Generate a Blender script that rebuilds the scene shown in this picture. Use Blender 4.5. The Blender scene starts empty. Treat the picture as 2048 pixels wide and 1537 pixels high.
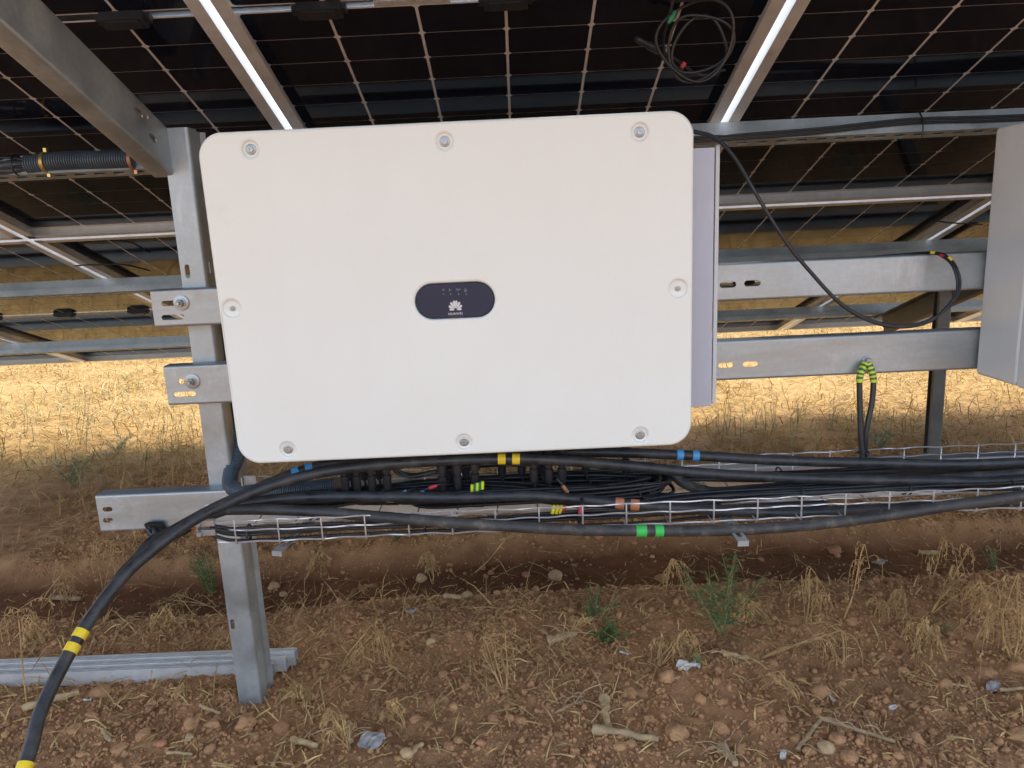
import bpy, bmesh, math, random
import numpy as np
from mathutils import Matrix, Vector, Euler
random.seed(7); rng = np.random.default_rng(11)
SC = bpy.context.scene; COL = SC.collection

# ------------------------------------------------------------------ camera
W, H, F = 2048, 1537, 1490.0
CH = 1.27
PITCH, ROLL, YAW = math.radians(11.83), math.radians(2.69), math.radians(-0.51)
_cy, _sy, _cp, _sp = math.cos(YAW), math.sin(YAW), math.cos(PITCH), math.sin(PITCH)
FW = np.array([_sy*_cp, _cy*_cp, -_sp]); _rt = np.array([_cy, -_sy, 0.0]); _up = np.cross(_rt, FW)
RT = _rt*math.cos(ROLL) - _up*math.sin(ROLL); UP = _up*math.cos(ROLL) + _rt*math.sin(ROLL)
CAM = np.array([0, 0, CH])
cd = bpy.data.cameras.new('camera'); cam = bpy.data.objects.new('camera', cd); COL.objects.link(cam)
cd.sensor_width = 36; cd.sensor_fit = 'HORIZONTAL'; cd.lens = F/W*36; cd.clip_start = 0.02; cd.clip_end = 2000
cam.matrix_world = Matrix(((RT[0], UP[0], -FW[0], 0), (RT[1], UP[1], -FW[1], 0), (RT[2], UP[2], -FW[2], CH), (0, 0, 0, 1)))
SC.camera = cam

# ------------------------------------------------------------------ sky, sun, exposure
SUN_EL, SUN_AZ = math.radians(60), math.radians(12)      # azimuth from +Y (ahead of the camera) towards +X
world = bpy.data.worlds.new('World'); SC.world = world; world.use_nodes = True
wn = world.node_tree; wn.nodes.clear()
sky = wn.nodes.new('ShaderNodeTexSky'); sky.sky_type = 'NISHITA'; sky.sun_disc = False
sky.sun_elevation = SUN_EL; sky.sun_rotation = SUN_AZ; sky.dust_density = 2.0; sky.air_density = 1.0; sky.ozone_density = 1.0
bg = wn.nodes.new('ShaderNodeBackground'); bg.inputs[1].default_value = 0.15
wo = wn.nodes.new('ShaderNodeOutputWorld')
hs_ = wn.nodes.new('ShaderNodeHueSaturation'); hs_.inputs['Saturation'].default_value = .66      # hazy, whitish sky all round
wn.links.new(sky.outputs[0], hs_.inputs['Color']); wn.links.new(hs_.outputs[0], bg.inputs[0]); wn.links.new(bg.outputs[0], wo.inputs[0])
sl = bpy.data.lights.new('sun', 'SUN'); sl.energy = .85; sl.angle = math.radians(20); sl.color = (1, .95, .86)
so = bpy.data.objects.new('sun', sl); COL.objects.link(so)
sdir = Vector((math.sin(SUN_AZ)*math.cos(SUN_EL), math.cos(SUN_AZ)*math.cos(SUN_EL), math.sin(SUN_EL)))
so.rotation_euler = sdir.to_track_quat('Z', 'Y').to_euler(); so.location = (0, 0, 10)
vs = SC.view_settings
vs.view_transform = 'Standard'; vs.look = 'None'; vs.gamma = 1; vs.use_curve_mapping = False; vs.exposure = 1.97
SC.cycles.max_bounces = 8; SC.cycles.use_denoising = True

# ------------------------------------------------------------------ measuring helpers (photo pixel + known depth -> place)
def _ray(px, py): return FW*F + RT*(px-W/2) + UP*(H/2-py)
def PY(px, py, y): d = _ray(px, py); return Vector(d*(y/d[1]) + CAM)
def PZ(px, py, z=0.0): d = _ray(px, py); return Vector(d*((z-CH)/d[2]) + CAM)
def proj(p): q = np.array(p)-CAM; d = q@FW; return W/2+F*(q@RT)/d, H/2-F*(q@UP)/d
TILT = 0.3458
BASE = Vector((0, 4.873, CH-0.707))
TABLE = Matrix.Translation(BASE) @ Matrix.Rotation(-TILT, 4, 'X')     # local: x, -s (downhill), -offset below the glass
def TP(x, s, off): return TABLE @ Vector((x, -s, -off))
def PS(px, py, off=0):
    n = np.array([0, math.sin(TILT), math.cos(TILT)]); p0 = np.array(BASE)-n*off
    d = _ray(px, py); return Vector(d*((n@(p0-CAM))/(n@d)) + CAM)

# ------------------------------------------------------------------ materials
def material(name, base, rough=0.5, metal=0.0, var=0.0, vscale=8.0, var2=None, bump=0.0, bscale=60.0, rvar=0.0, coat=0.0, stretch=None, spec=0.5, trans=0.0):
    m = bpy.data.materials.new(name); m.use_nodes = True; nt = m.node_tree; b = nt.nodes['Principled BSDF']
    b.inputs['Base Color'].default_value = (*base, 1); b.inputs['Roughness'].default_value = rough; b.inputs['Metallic'].default_value = metal
    b.inputs['Specular IOR Level'].default_value = spec
    if coat: b.inputs['Coat Weight'].default_value = coat; b.inputs['Coat Roughness'].default_value = 0.08
    tc = nt.nodes.new('ShaderNodeNewGeometry'); vec = tc.outputs['Position']
    if stretch:
        mp = nt.nodes.new('ShaderNodeMapping'); mp.inputs['Scale'].default_value = stretch
        nt.links.new(vec, mp.inputs['Vector']); vec = mp.outputs['Vector']
    if var or rvar:
        n = nt.nodes.new('ShaderNodeTexNoise'); n.inputs['Scale'].default_value = vscale; n.inputs['Detail'].default_value = 6; n.inputs['Roughness'].default_value = .62
        nt.links.new(vec, n.inputs['Vector'])
        if var:
            mx = nt.nodes.new('ShaderNodeMix'); mx.data_type = 'RGBA'
            rp = nt.nodes.new('ShaderNodeMapRange'); rp.inputs[1].default_value = .32; rp.inputs[2].default_value = .68
            nt.links.new(n.outputs['Fac'], rp.inputs[0]); nt.links.new(rp.outputs[0], mx.inputs[0])
            lo = var2 if var2 else tuple(c*(1-var) for c in base); hi = base if var2 else tuple(min(1, c*(1+var)) for c in base)
            mx.inputs[6].default_value = (*lo, 1); mx.inputs[7].default_value = (*hi, 1)
            nt.links.new(mx.outputs[2], b.inputs['Base Color'])
        if rvar:
            r2 = nt.nodes.new('ShaderNodeMapRange'); r2.inputs[1].default_value = .3; r2.inputs[2].default_value = .7
            r2.inputs[3].default_value = max(0, rough-rvar); r2.inputs[4].default_value = min(1, rough+rvar)
            nt.links.new(n.outputs['Fac'], r2.inputs[0]); nt.links.new(r2.outputs[0], b.inputs['Roughness'])
    if bump:
        n2 = nt.nodes.new('ShaderNodeTexNoise'); n2.inputs['Scale'].default_value = bscale; n2.inputs['Detail'].default_value = 5
        nt.links.new(vec, n2.inputs['Vector'])
        bp = nt.nodes.new('ShaderNodeBump'); bp.inputs['Strength'].default_value = bump; bp.inputs['Distance'].default_value = .004
        nt.links.new(n2.outputs['Fac'], bp.inputs['Height']); nt.links.new(bp.outputs[0], b.inputs['Normal'])
    return m
M = {}
M['galv'] = material('galvanized_steel', (.42, .45, .46), .50, .72, var=.22, vscale=9, rvar=.10, bump=.05, bscale=90)
M['galv_rail'] = material('galvanized_rail_steel', (.43, .46, .47), .48, .70, var=.20, vscale=7, rvar=.10, bump=.04, bscale=60, stretch=(.35, 1, 2.2))
M['galv_dark'] = material('dark_galvanized_steel', (.12, .125, .125), .55, .6, var=.25, vscale=10, rvar=.1)  # darker grey steel tone for the rear post and the low rafter
M['zinc'] = material('bright_zinc', (.40, .42, .43), .36, .65, var=.12, vscale=60, rvar=.08)
M['wire'] = material('zinc_wire', (.80, .80, .81), .34, .7, var=.15, vscale=40)
M['alu'] = material('anodised_aluminium', (.66, .66, .66), .42, .45, var=.1, vscale=20, rvar=.06)
M['white'] = material('white_powder_coat', (.79, .81, .76), .42, 0, var=.03, vscale=2.6, var2=(.765, .775, .715), bump=.015, bscale=700, rvar=.08)
M['lavender'] = material('pale_grey_housing_paint', (.47, .49, .57), .45, .1, var=.05, vscale=5)
M['grey_inv'] = material('light_grey_side_paint', (.70, .73, .74), .45, 0, var=.05, vscale=4)
M['display'] = material('dark_display_glass', (.022, .034, .066), .16, 0, spec=.3)
M['logo'] = material('logo_silver_print', (.62, .61, .60), .5)
M['icon'] = material('icon_grey_print', (.30, .32, .36), .5)
M['red_print'] = material('faint_red_print', (.09, .025, .04), .4)
M['rubber'] = material('black_cable_sheath', (.026, .027, .030), .46, 0, var=.5, vscale=30, rvar=.12, spec=.5, bump=.03, bscale=200)
M['dusty'] = material('dusty_black_cable_sheath', (.055, .052, .048), .55, 0, var=.5, vscale=22, var2=(.020, .021, .024), rvar=.12)
M['thin'] = material('black_thin_cable', (.015, .015, .017), .40, 0, var=.4, vscale=50)
M['plastic'] = material('black_plastic', (.018, .018, .022), .42, 0, var=.3, vscale=40)
M['conduit'] = material('grey_blue_conduit', (.085, .115, .145), .38, 0, var=.2, vscale=12)
M['brass'] = material('yellow_zinc_clamp', (.62, .45, .14), .35, .8, var=.2, vscale=40)
M['copper'] = material('copper_zinc_clamp', (.48, .27, .17), .4, .7)
for n_, c_ in dict(yellow=(.80, .58, .02), blue=(.06, .30, .62), orange=(.50, .19, .095), green=(.03, .50, .08), red=(.50, .03, .05), dkgreen=(.02, .16, .06), lime=(.62, .66, .03)).items():
    M[n_] = material(n_+'_tape', c_, .42, 0, var=.12, vscale=50)
M['cell'] = material('black_solar_cell_glass', (.0062, .0078, .0165), .07, 0, var=.25, vscale=3, coat=.0, spec=.16)
M['grid'] = material('cell_gap_backing', (.56, .56, .57), .35, 0, var=.12, vscale=30)
M['sticker'] = material('grey_sticker', (.35, .35, .35), .5, 0, var=.3, vscale=160)
M['stick'] = material('dry_stalk', (.48, .33, .17), .8, 0, var=.3, vscale=40, bump=.3, bscale=120)
M['bark'] = material('dry_root_wood', (.42, .29, .16), .85, 0, var=.4, vscale=30, bump=.5, bscale=90)
M['weed'] = material('withered_weed', (.44, .275, .115), .85, 0, var=.45, vscale=25)
M['straw_yellow'] = material('yellow_straw', (.57, .37, .088), .75, 0, var=.5, var2=(.24, .14, .042), vscale=14)
M['straw_bit'] = material('pale_straw_bits', (.55, .375, .15), .8, 0, var=.35, vscale=20)
M['green_leaf'] = material('green_weed_leaf', (.095, .155, .038), .55, 0, var=.4, vscale=25)
M['green_pale'] = material('pale_green_weed', (.20, .20, .075), .6, 0, var=.4, vscale=20)
M['clod'] = material('brown_soil_clod', (.44, .232, .108), .95, 0, var=.32, vscale=26, bump=.8, bscale=180)
M['stone_pale'] = material('pale_tan_pebble', (.50, .33, .17), .75, 0, var=.25, vscale=40, bump=.3, bscale=120)
M['stone_red'] = material('reddish_pebble', (.42, .19, .10), .75, 0, var=.3, vscale=40, bump=.3, bscale=120)
M['scrap'] = material('thin_pale_plastic', (.56, .52, .46), .4, 0, var=.2, vscale=60)
M['scrap_grey'] = material('thin_grey_plastic', (.36, .34, .32), .35, 0, var=.3, vscale=60)
def clear_glass():
    m = bpy.data.materials.new('clear_glass'); m.use_nodes = True; nt = m.node_tree; nt.nodes.clear()
    o = nt.nodes.new('ShaderNodeOutputMaterial'); mix = nt.nodes.new('ShaderNodeMixShader'); t = nt.nodes.new('ShaderNodeBsdfTransparent'); g = nt.nodes.new('ShaderNodeBsdfGlossy')
    fr = nt.nodes.new('ShaderNodeFresnel'); fr.inputs[0].default_value = 1.5; g.inputs['Roughness'].default_value = .05; t.inputs[0].default_value = (.9, .93, .95, 1)
    nt.links.new(fr.outputs[0], mix.inputs[0]); nt.links.new(t.outputs[0], mix.inputs[1]); nt.links.new(g.outputs[0], mix.inputs[2]); nt.links.new(mix.outputs[0], o.inputs[0])
    return m
M['glass'] = clear_glass()
def layer(m, kind, colr, amount, scale, lo=.55, hi=.7, stretch=None):
    """blend a stain (noise) or zinc spangle (voronoi cells) into the base colour"""
    nt = m.node_tree; b = nt.nodes['Principled BSDF']; src = b.inputs['Base Color']
    g = nt.nodes.new('ShaderNodeNewGeometry'); vec = g.outputs['Position']
    if stretch:
        mp = nt.nodes.new('ShaderNodeMapping'); mp.inputs['Scale'].default_value = stretch; nt.links.new(vec, mp.inputs['Vector']); vec = mp.outputs['Vector']
    if kind == 'spangle':
        n = nt.nodes.new('ShaderNodeTexVoronoi'); n.inputs['Scale'].default_value = scale; nt.links.new(vec, n.inputs['Vector']); sp = nt.nodes.new('ShaderNodeSeparateColor'); nt.links.new(n.outputs['Color'], sp.inputs[0]); fac = sp.outputs[0]
    else:
        n = nt.nodes.new('ShaderNodeTexNoise'); n.inputs['Scale'].default_value = scale; n.inputs['Detail'].default_value = 8; n.inputs['Roughness'].default_value = .7; nt.links.new(vec, n.inputs['Vector']); fac = n.outputs['Fac']
    r = nt.nodes.new('ShaderNodeMapRange'); r.inputs[1].default_value = lo; r.inputs[2].default_value = hi; r.inputs[3].default_value = 0; r.inputs[4].default_value = amount; nt.links.new(fac, r.inputs[0])
    mx = nt.nodes.new('ShaderNodeMix'); mx.data_type = 'RGBA'; nt.links.new(r.outputs[0], mx.inputs[0]); mx.inputs[7].default_value = (*colr, 1)
    if src.is_linked: nt.links.new(src.links[0].from_socket, mx.inputs[6])
    else: mx.inputs[6].default_value = src.default_value
    nt.links.new(mx.outputs[2], src)
for k_ in ('galv', 'galv_rail'):
    layer(M[k_], 'spangle', (.32, .35, .36), .28, 110, 0, 1); layer(M[k_], 'stain', (.62, .63, .62), .5, 14, .60, .72, (1, 1, .35)); layer(M[k_], 'stain', (.30, .24, .17), .45, 9, .60, .74)
layer(M['white'], 'stain', (.60, .54, .44), .22, 5.5, .64, .78); layer(M['white'], 'stain', (.50, .45, .37), .45, 60, .70, .76); layer(M['white'], 'stain', (.72, .71, .66), .22, 7, .5, .75, (1, 1, .18))
layer(M['grey_inv'], 'stain', (.52, .50, .45), .35, 8, .55, .75, (1, 1, .3)); layer(M['lavender'], 'stain', (.40, .40, .42), .4, 9, .5, .75, (1, 1, .3))
layer(M['rubber'], 'stain', (.11, .10, .085), .55, 18, .52, .74); layer(M['dusty'], 'stain', (.16, .14, .11), .7, 30, .52, .70); layer(M['alu'], 'stain', (.42, .36, .28), .4, 12, .56, .72)
for k_ in ('yellow', 'blue', 'orange', 'green'): layer(M[k_], 'stain', (.25, .2, .14), .35, 55, .5, .7)

# ------------------------------------------------------------------ mesh helpers
def rounded_arc(cx, cy, r, a0, a1, n): return [(cx+r*math.cos(a0+(a1-a0)*i/n), cy+r*math.sin(a0+(a1-a0)*i/n)) for i in range(n+1)]
def rrect(x0, y0, x1, y1, r, n=6):
    P = math.pi
    return rounded_arc(x1-r, y1-r, r, 0, P/2, n)+rounded_arc(x0+r, y1-r, r, P/2, P, n)+rounded_arc(x0+r, y0+r, r, P, 1.5*P, n)+rounded_arc(x1-r, y0+r, r, 1.5*P, 2*P, n)
def slot(cx, cy, length, width, ang=0.0, n=6):
    r = width/2; h = length/2-r; P = math.pi
    pts = rounded_arc(h, 0, r, -P/2, P/2, n)+rounded_arc(-h, 0, r, P/2, 1.5*P, n)
    c, s = math.cos(ang), math.sin(ang)
    return [(cx+x*c-y*s, cy+x*s+y*c) for x, y in pts]
def circle(cx, cy, r, n=20): return [(cx+r*math.cos(2*math.pi*i/n), cy+r*math.sin(2*math.pi*i/n)) for i in range(n)]
def plate_mesh(outline, holes, t, bevel=0.0):
    """flat plate in the XY plane with real holes, thickness t along Z, centred on Z"""
    cu = bpy.data.curves.new('plate_outline', 'CURVE'); cu.dimensions = '2D'; cu.fill_mode = 'BOTH'; cu.extrude = t/2-bevel; cu.bevel_depth = bevel; cu.bevel_resolution = 2; cu.offset = -bevel
    for loop in [outline]+list(holes):
        sp = cu.splines.new('POLY'); sp.points.add(len(loop)-1)
        for p, (x, y) in zip(sp.points, loop): p.co = (x, y, 0, 1)
        sp.use_cyclic_u = True
    ob = bpy.data.objects.new('plate_outline', cu); COL.objects.link(ob)
    dg = bpy.context.evaluated_depsgraph_get(); me = bpy.data.meshes.new_from_object(ob.evaluated_get(dg))
    bpy.data.objects.remove(ob); bpy.data.curves.remove(cu)
    return me
def catmull(pts, per=10):
    pts = [Vector(p) for p in pts]
    if len(pts) < 3: return pts
    P = [pts[0]*2-pts[1]]+pts+[pts[-1]*2-pts[-2]]; out = []
    for i in range(1, len(P)-2):
        a, b, c, d = P[i-1], P[i], P[i+1], P[i+2]
        for k in range(per):
            t = k/per
            out.append(.5*((2*b)+(c-a)*t+(2*a-5*b+4*c-d)*t*t+(-a+3*b-3*c+d)*t**3))
    out.append(pts[-1]); return out
class MB:
    def __init__(s): s.v = []; s.f = []
    def add(s, v, f): o = len(s.v); s.v += [tuple(p) for p in v]; s.f += [tuple(i+o for i in q) for q in f]; return s
    def box(s, x0, x1, y0, y1, z0, z1):
        v = [(x, y, z) for x in (x0, x1) for y in (y0, y1) for z in (z0, z1)]
        return s.add(v, [(0, 1, 3, 2), (4, 6, 7, 5), (0, 4, 5, 1), (2, 3, 7, 6), (0, 2, 6, 4), (1, 5, 7, 3)])
    def mesh(s, me, mat=Matrix()): return s.add([mat @ v.co for v in me.vertices], [tuple(p.vertices) for p in me.polygons])
    def tube(s, pts, r, n=8, cap=True, wob=None):
        pts = [Vector(p) for p in pts]; N = len(pts); rr = r if hasattr(r, '__len__') else [r]*N
        t0 = (pts[1]-pts[0]).normalized(); u = t0.orthogonal().normalized(); V = []; Fc = []
        for i in range(N):
            t = (pts[min(i+1, N-1)]-pts[max(i-1, 0)])
            t = t.normalized() if t.length > 1e-9 else t0
            u = (u-t*u.dot(t)); u = u.normalized() if u.length > 1e-6 else t.orthogonal().normalized(); w = t.cross(u)
            for k in range(n):
                a = 2*math.pi*k/n; V.append(pts[i]+(u*math.cos(a)+w*math.sin(a))*rr[i])
        for i in range(N-1):
            for k in range(n): Fc.append((i*n+k, i*n+(k+1) % n, (i+1)*n+(k+1) % n, (i+1)*n+k))
        if cap: Fc.append(tuple(range(n-1, -1, -1))); Fc.append(tuple((N-1)*n+k for k in range(n)))
        return s.add(V, Fc)
    def lathe(s, prof, n=20, mat=Matrix()):
        """prof: (radius, height) list about local Z"""
        V = []; Fc = []
        for r, h in prof:
            for k in range(n): a = 2*math.pi*k/n; V.append(mat @ Vector((r*math.cos(a), r*math.sin(a), h)))
        for i in range(len(prof)-1):
            for k in range(n): Fc.append((i*n+k, i*n+(k+1) % n, (i+1)*n+(k+1) % n, (i+1)*n+k))
        Fc.append(tuple(range(n-1, -1, -1))); Fc.append(tuple((len(prof)-1)*n+k for k in range(n)))
        return s.add(V, Fc)
    def extrude(s, poly, x0, x1, mat=Matrix()):
        """closed polygon of (y, z) extruded along local X"""
        n = len(poly); V = [mat @ Vector((x, y, z)) for x in (x0, x1) for y, z in poly]
        return s.add(V, [(k, (k+1) % n, n+(k+1) % n, n+k) for k in range(n)]+[tuple(range(n-1, -1, -1)), tuple(range(n, 2*n))])
    def to_mesh(s, name):
        me = bpy.data.meshes.new(name); me.from_pydata(s.v, [], s.f); me.update()
        bm = bmesh.new(); bm.from_mesh(me); bmesh.ops.recalc_face_normals(bm, faces=bm.faces); bm.to_mesh(me); bm.free(); return me
    def build(s, name, mat, parent=None, smooth=None, **kw): return link(name, s.to_mesh(name), mat, parent, smooth, **kw)
def shade(me, smooth):
    if smooth is None: return
    me.polygons.foreach_set('use_smooth', [True]*len(me.polygons))
    if smooth < 180: me.set_sharp_from_angle(angle=math.radians(smooth))
def link(name, me, mat, parent=None, smooth=None, loc=None, label=None, cat=None, group=None, kind=None):
    if mat is not None and len(me.materials) == 0: me.materials.append(M[mat] if isinstance(mat, str) else mat)
    shade(me, smooth)
    o = bpy.data.objects.new(name, me); COL.objects.link(o)
    if parent is not None: o.parent = parent; 
    if parent is not None and loc is None: o.matrix_parent_inverse = parent.matrix_world.inverted() if False else Matrix()
    if loc is not None: o.location = loc
    tag(o, label, cat, group, kind); return o
def tag(o, label=None, cat=None, group=None, kind=None):
    if label: o['label'] = label
    if cat: o['category'] = cat
    if group: o['group'] = group
    if kind: o['kind'] = kind
    return o
def thing(name, label, cat, group=None, loc=(0, 0, 0), mat=None):
    o = bpy.data.objects.new(name, None); COL.objects.link(o); o.empty_display_size = .05
    if mat is not None: o.matrix_world = mat
    else: o.location = loc
    return tag(o, label, cat, group)
def thick(poly, t):
    """open polyline -> closed outline offset by t on its left side"""
    P = [Vector(p) for p in poly]; out = []
    for i, p in enumerate(P):
        a = (P[i]-P[i-1]).normalized() if i > 0 else (P[1]-P[0]).normalized()
        b = (P[i+1]-P[i]).normalized() if i < len(P)-1 else a
        na, nb = Vector((-a.y, a.x)), Vector((-b.y, b.x)); m = (na+nb).normalized(); out.append(p+m*(t/max(.4, m.dot(na))))
    return [tuple(p) for p in P]+[tuple(p) for p in reversed(out)]
def bolt(parent, at, r=.019, nut=.0095, direction=Matrix(), stud=.022):
    """washer, hex nut and stud as one part facing -Y"""
    R = Matrix.Translation(at) @ Matrix.Rotation(math.pi/2, 4, 'X') @ direction
    b = MB(); b.lathe([(r, 0), (r, .0025), (r*.93, .003), (r*.5, .003)], 28, R)
    b.lathe([(r*.62, .003), (r*.62, .0052), (r*.5, .0055)], 20, R)
    b.lathe([(nut, .0055), (nut, .0125), (nut*.85, .0142), (nut*.5, .0142)], 6, R)
    b.lathe([(nut*.52, .01), (nut*.52, stud), (nut*.4, stud+.0015)], 12, R)
    return b.build('bolt', 'zinc', parent, 30)

# ------------------------------------------------------------------ noise for the ground
_T = rng.random((256, 256))
def vnoise(x, y):
    xi = np.floor(x).astype(int); yi = np.floor(y).astype(int); fx = x-xi; fy = y-yi
    fx = fx*fx*(3-2*fx); fy = fy*fy*(3-2*fy); a = _T[xi % 256, yi % 256]; b = _T[(xi+1) % 256, yi % 256]; c = _T[xi % 256, (yi+1) % 256]; d = _T[(xi+1) % 256, (yi+1) % 256]
    return (a*(1-fx)+b*fx)*(1-fy)+(c*(1-fx)+d*fx)*fy
def sstep(a, b, x): t = np.clip((x-a)/(b-a), 0, 1); return t*t*(3-2*t)
def trench(x, y):
    c = 2.66+.035*np.sin(x*1.7+.6)+.05*(vnoise(x*2.3+9, y*0+3.3)-.5); w = .225+.05*(vnoise(x*3.1, y*0+7.7)-.5)
    return 1-sstep(w*.62, w*1.12, np.abs(y-c))
def gz(x, y):
    x = np.asarray(x, float); y = np.asarray(y, float)
    near = 1-sstep(6, 14, np.hypot(x, y))
    h = .035*(vnoise(x*2.2+3, y*2.2+1)-.5)+.022*(vnoise(x*6.5+13, y*6.5)-.5)+.016*(vnoise(x*17, y*17+5)-.5)+.010*(vnoise(x*41, y*41)-.5)+.007*(vnoise(x*95, y*95)-.5)
    t = trench(x, y)
    h = h*(1-.72*t)*near+.6*(vnoise(x*.05, y*.05)-.5)*sstep(12, 60, np.hypot(x, y))
    h = h-.085*t+.03*np.exp(-((y-3.12)/.22)**2)+.02*np.exp(-((y-2.24)/.12)**2)
    return h
def g1(x, y): return float(gz(np.array([x]), np.array([y]))[0])
def PG(px, py):
    z = 0.0
    for _ in range(6): p = PZ(px, py, z); z = g1(p.x, p.y)
    return Vector((p.x, p.y, z))

# ------------------------------------------------------------------ ground
def axis(lo, hi, fine, far, grow=1.12):
    a = list(np.arange(lo, hi, fine)); d = fine; x = a[-1]
    while x < far: d = d*grow; x += d; a.append(x)
    d = fine; x = lo
    while x > -far: d = d*grow; x -= d; a.insert(0, x)
    return np.array(a)
gx = axis(-2.3, 2.7, .0095, 420); gy = axis(1.35, 3.3, .0095, 420, 1.07)
GX, GY = np.meshgrid(gx, gy); GZ = gz(GX, GY); nx, ny = len(gx), len(gy)
me = bpy.data.meshes.new('ground'); me.vertices.add(nx*ny); me.vertices.foreach_set('co', np.stack([GX, GY, GZ], -1).ravel())
ii, jj = np.meshgrid(np.arange(nx-1), np.arange(ny-1)); a = (jj*nx+ii).ravel(); q = np.stack([a, a+1, a+1+nx, a+nx], -1).ravel()
me.loops.add(len(q)); me.loops.foreach_set('vertex_index', q); me.polygons.add(len(a)); me.polygons.foreach_set('loop_start', np.arange(0, len(q), 4)); me.polygons.foreach_set('use_smooth', np.ones(len(a), bool)); me.update()
at = me.attributes.new('moist', 'FLOAT', 'POINT'); at.data.foreach_set('value', trench(GX, GY).ravel())
at = me.attributes.new('straw', 'FLOAT', 'POINT')
SW = .8*sstep(3.5, 4.9, GY+.9*(vnoise(GX*1.3, GY*1.3+8)-.5)+.35*(vnoise(GX*5, GY*5)-.5)); at.data.foreach_set('value', SW.ravel())
gm = bpy.data.materials.new('soil'); gm.use_nodes = True; nt = gm.node_tree; bs = nt.nodes['Principled BSDF']; bs.inputs['Roughness'].default_value = .95; bs.inputs['Specular IOR Level'].default_value = .2
geo = nt.nodes.new('ShaderNodeNewGeometry')
def noise(scale, detail=7, rough=.65):
    n = nt.nodes.new('ShaderNodeTexNoise'); n.inputs['Scale'].default_value = scale; n.inputs['Detail'].default_value = detail; n.inputs['Roughness'].default_value = rough
    nt.links.new(geo.outputs['Position'], n.inputs['Vector']); return n
def ramp(src, stops):
    r = nt.nodes.new('ShaderNodeValToRGB'); e = r.color_ramp.elements
    while len(e) < len(stops): e.new(.5)
    for el, (p, c) in zip(e, stops): el.position = p; el.color = (*c, 1)
    nt.links.new(src, r.inputs[0]); return r
def mixc(f, a, b):
    m = nt.nodes.new('ShaderNodeMix'); m.data_type = 'RGBA'; nt.links.new(f, m.inputs[0]); nt.links.new(a, m.inputs[6]); nt.links.new(b, m.inputs[7]); return m.outputs[2]
soilc = ramp(noise(11).outputs['Fac'], [(.30, (.27, .134, .062)), (.5, (.41, .216, .102)), (.72, (.51, .292, .146))]).outputs[0]
wetc = ramp(noise(16).outputs['Fac'], [(.3, (.150, .062, .027)), (.7, (.235, .108, .050))]).outputs[0]
strc = ramp(noise(22).outputs['Fac'], [(.3, (.21, .125, .052)), (.5, (.39, .245, .075)), (.7, (.51, .34, .105))]).outputs[0]
am = nt.nodes.new('ShaderNodeAttribute'); am.attribute_name = 'moist'; asw = nt.nodes.new('ShaderNodeAttribute'); asw.attribute_name = 'straw'
c1 = mixc(am.outputs['Fac'], soilc, wetc); c2 = mixc(asw.outputs['Fac'], c1, strc); nt.links.new(c2, bs.inputs['Base Color'])
bp = nt.nodes.new('ShaderNodeBump'); bp.inputs['Strength'].default_value = .9; bp.inputs['Distance'].default_value = .006; nt.links.new(noise(120, 8, .7).outputs['Fac'], bp.inputs['Height']); nt.links.new(bp.outputs[0], bs.inputs['Normal'])
me.materials.append(gm); go = bpy.data.objects.new('ground', me); COL.objects.link(go); tag(go, 'brown tilled earth with a dark furrow, turning to straw stubble', 'ground', kind='structure')

# ------------------------------------------------------------------ soil crumbs (stuff), vectorised
def raw_mesh(name, V, Fq, mat, smooth=False):
    me = bpy.data.meshes.new(name); me.vertices.add(len(V)); me.vertices.foreach_set('co', np.ascontiguousarray(V, dtype=np.float32).ravel()); k = Fq.shape[1]
    me.loops.add(Fq.size); me.loops.foreach_set('vertex_index', Fq.ravel().astype(np.int32)); me.polygons.add(len(Fq)); me.polygons.foreach_set('loop_start', np.arange(0, Fq.size, k))
    me.polygons.foreach_set('use_smooth', np.full(len(Fq), smooth)); me.update(); me.validate(); me.materials.append(M[mat]); return me
def ico(sub):
    bm = bmesh.new(); bmesh.ops.create_icosphere(bm, subdivisions=sub, radius=1); v = np.array([p.co for p in bm.verts]); f = np.array([[q.index for q in p.verts] for p in bm.faces]); bm.free(); return v, f
def rand_rot(n):
    q = rng.normal(size=(n, 4)); q /= np.linalg.norm(q, axis=1)[:, None]; w, x, y, z = q.T
    return np.stack([1-2*(y*y+z*z), 2*(x*y-z*w), 2*(x*z+y*w), 2*(x*y+z*w), 1-2*(x*x+z*z), 2*(y*z-x*w), 2*(x*z-y*w), 2*(y*z+x*w), 1-2*(x*x+y*y)], -1).reshape(n, 3, 3)
def lumps(name, P, R, sub, jit, mat, sink=.35):
    v, f = ico(sub); n = len(P)
    V = v[None]*(1+jit*(rng.random((n, len(v), 1))-.5)); V = V*(np.array([1, .85, .7])[None, None]*(1+.35*(rng.random((n, 1, 3))-.5))); V = np.einsum('nij,nkj->nki', rand_rot(n), V)*R[:, None, None]
    V[:, :, 2] *= .85; Z = gz(P[:, 0], P[:, 1])+R*sink; V += np.stack([P[:, 0], P[:, 1], Z], -1)[:, None]
    Fq = (f[None]+(np.arange(n)*len(v))[:, None, None]).reshape(-1, 3); me = raw_mesh(name, V.reshape(-1, 3), Fq, mat, sub > 1)
    o = bpy.data.objects.new(name, me); COL.objects.link(o); return o
def spread(n, x0, x1, y0, y1, thin):
    P = np.stack([rng.uniform(x0, x1, n*3), rng.uniform(y0, y1, n*3)], -1); keep = rng.random(n*3) < thin(P[:, 0], P[:, 1]); return P[keep][:n]
dens = lambda x, y: (1-.93*trench(x, y))*(.35+.65*vnoise(x*4+2, y*4))*(1-.35*sstep(2.3, 3.0, y))
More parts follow.
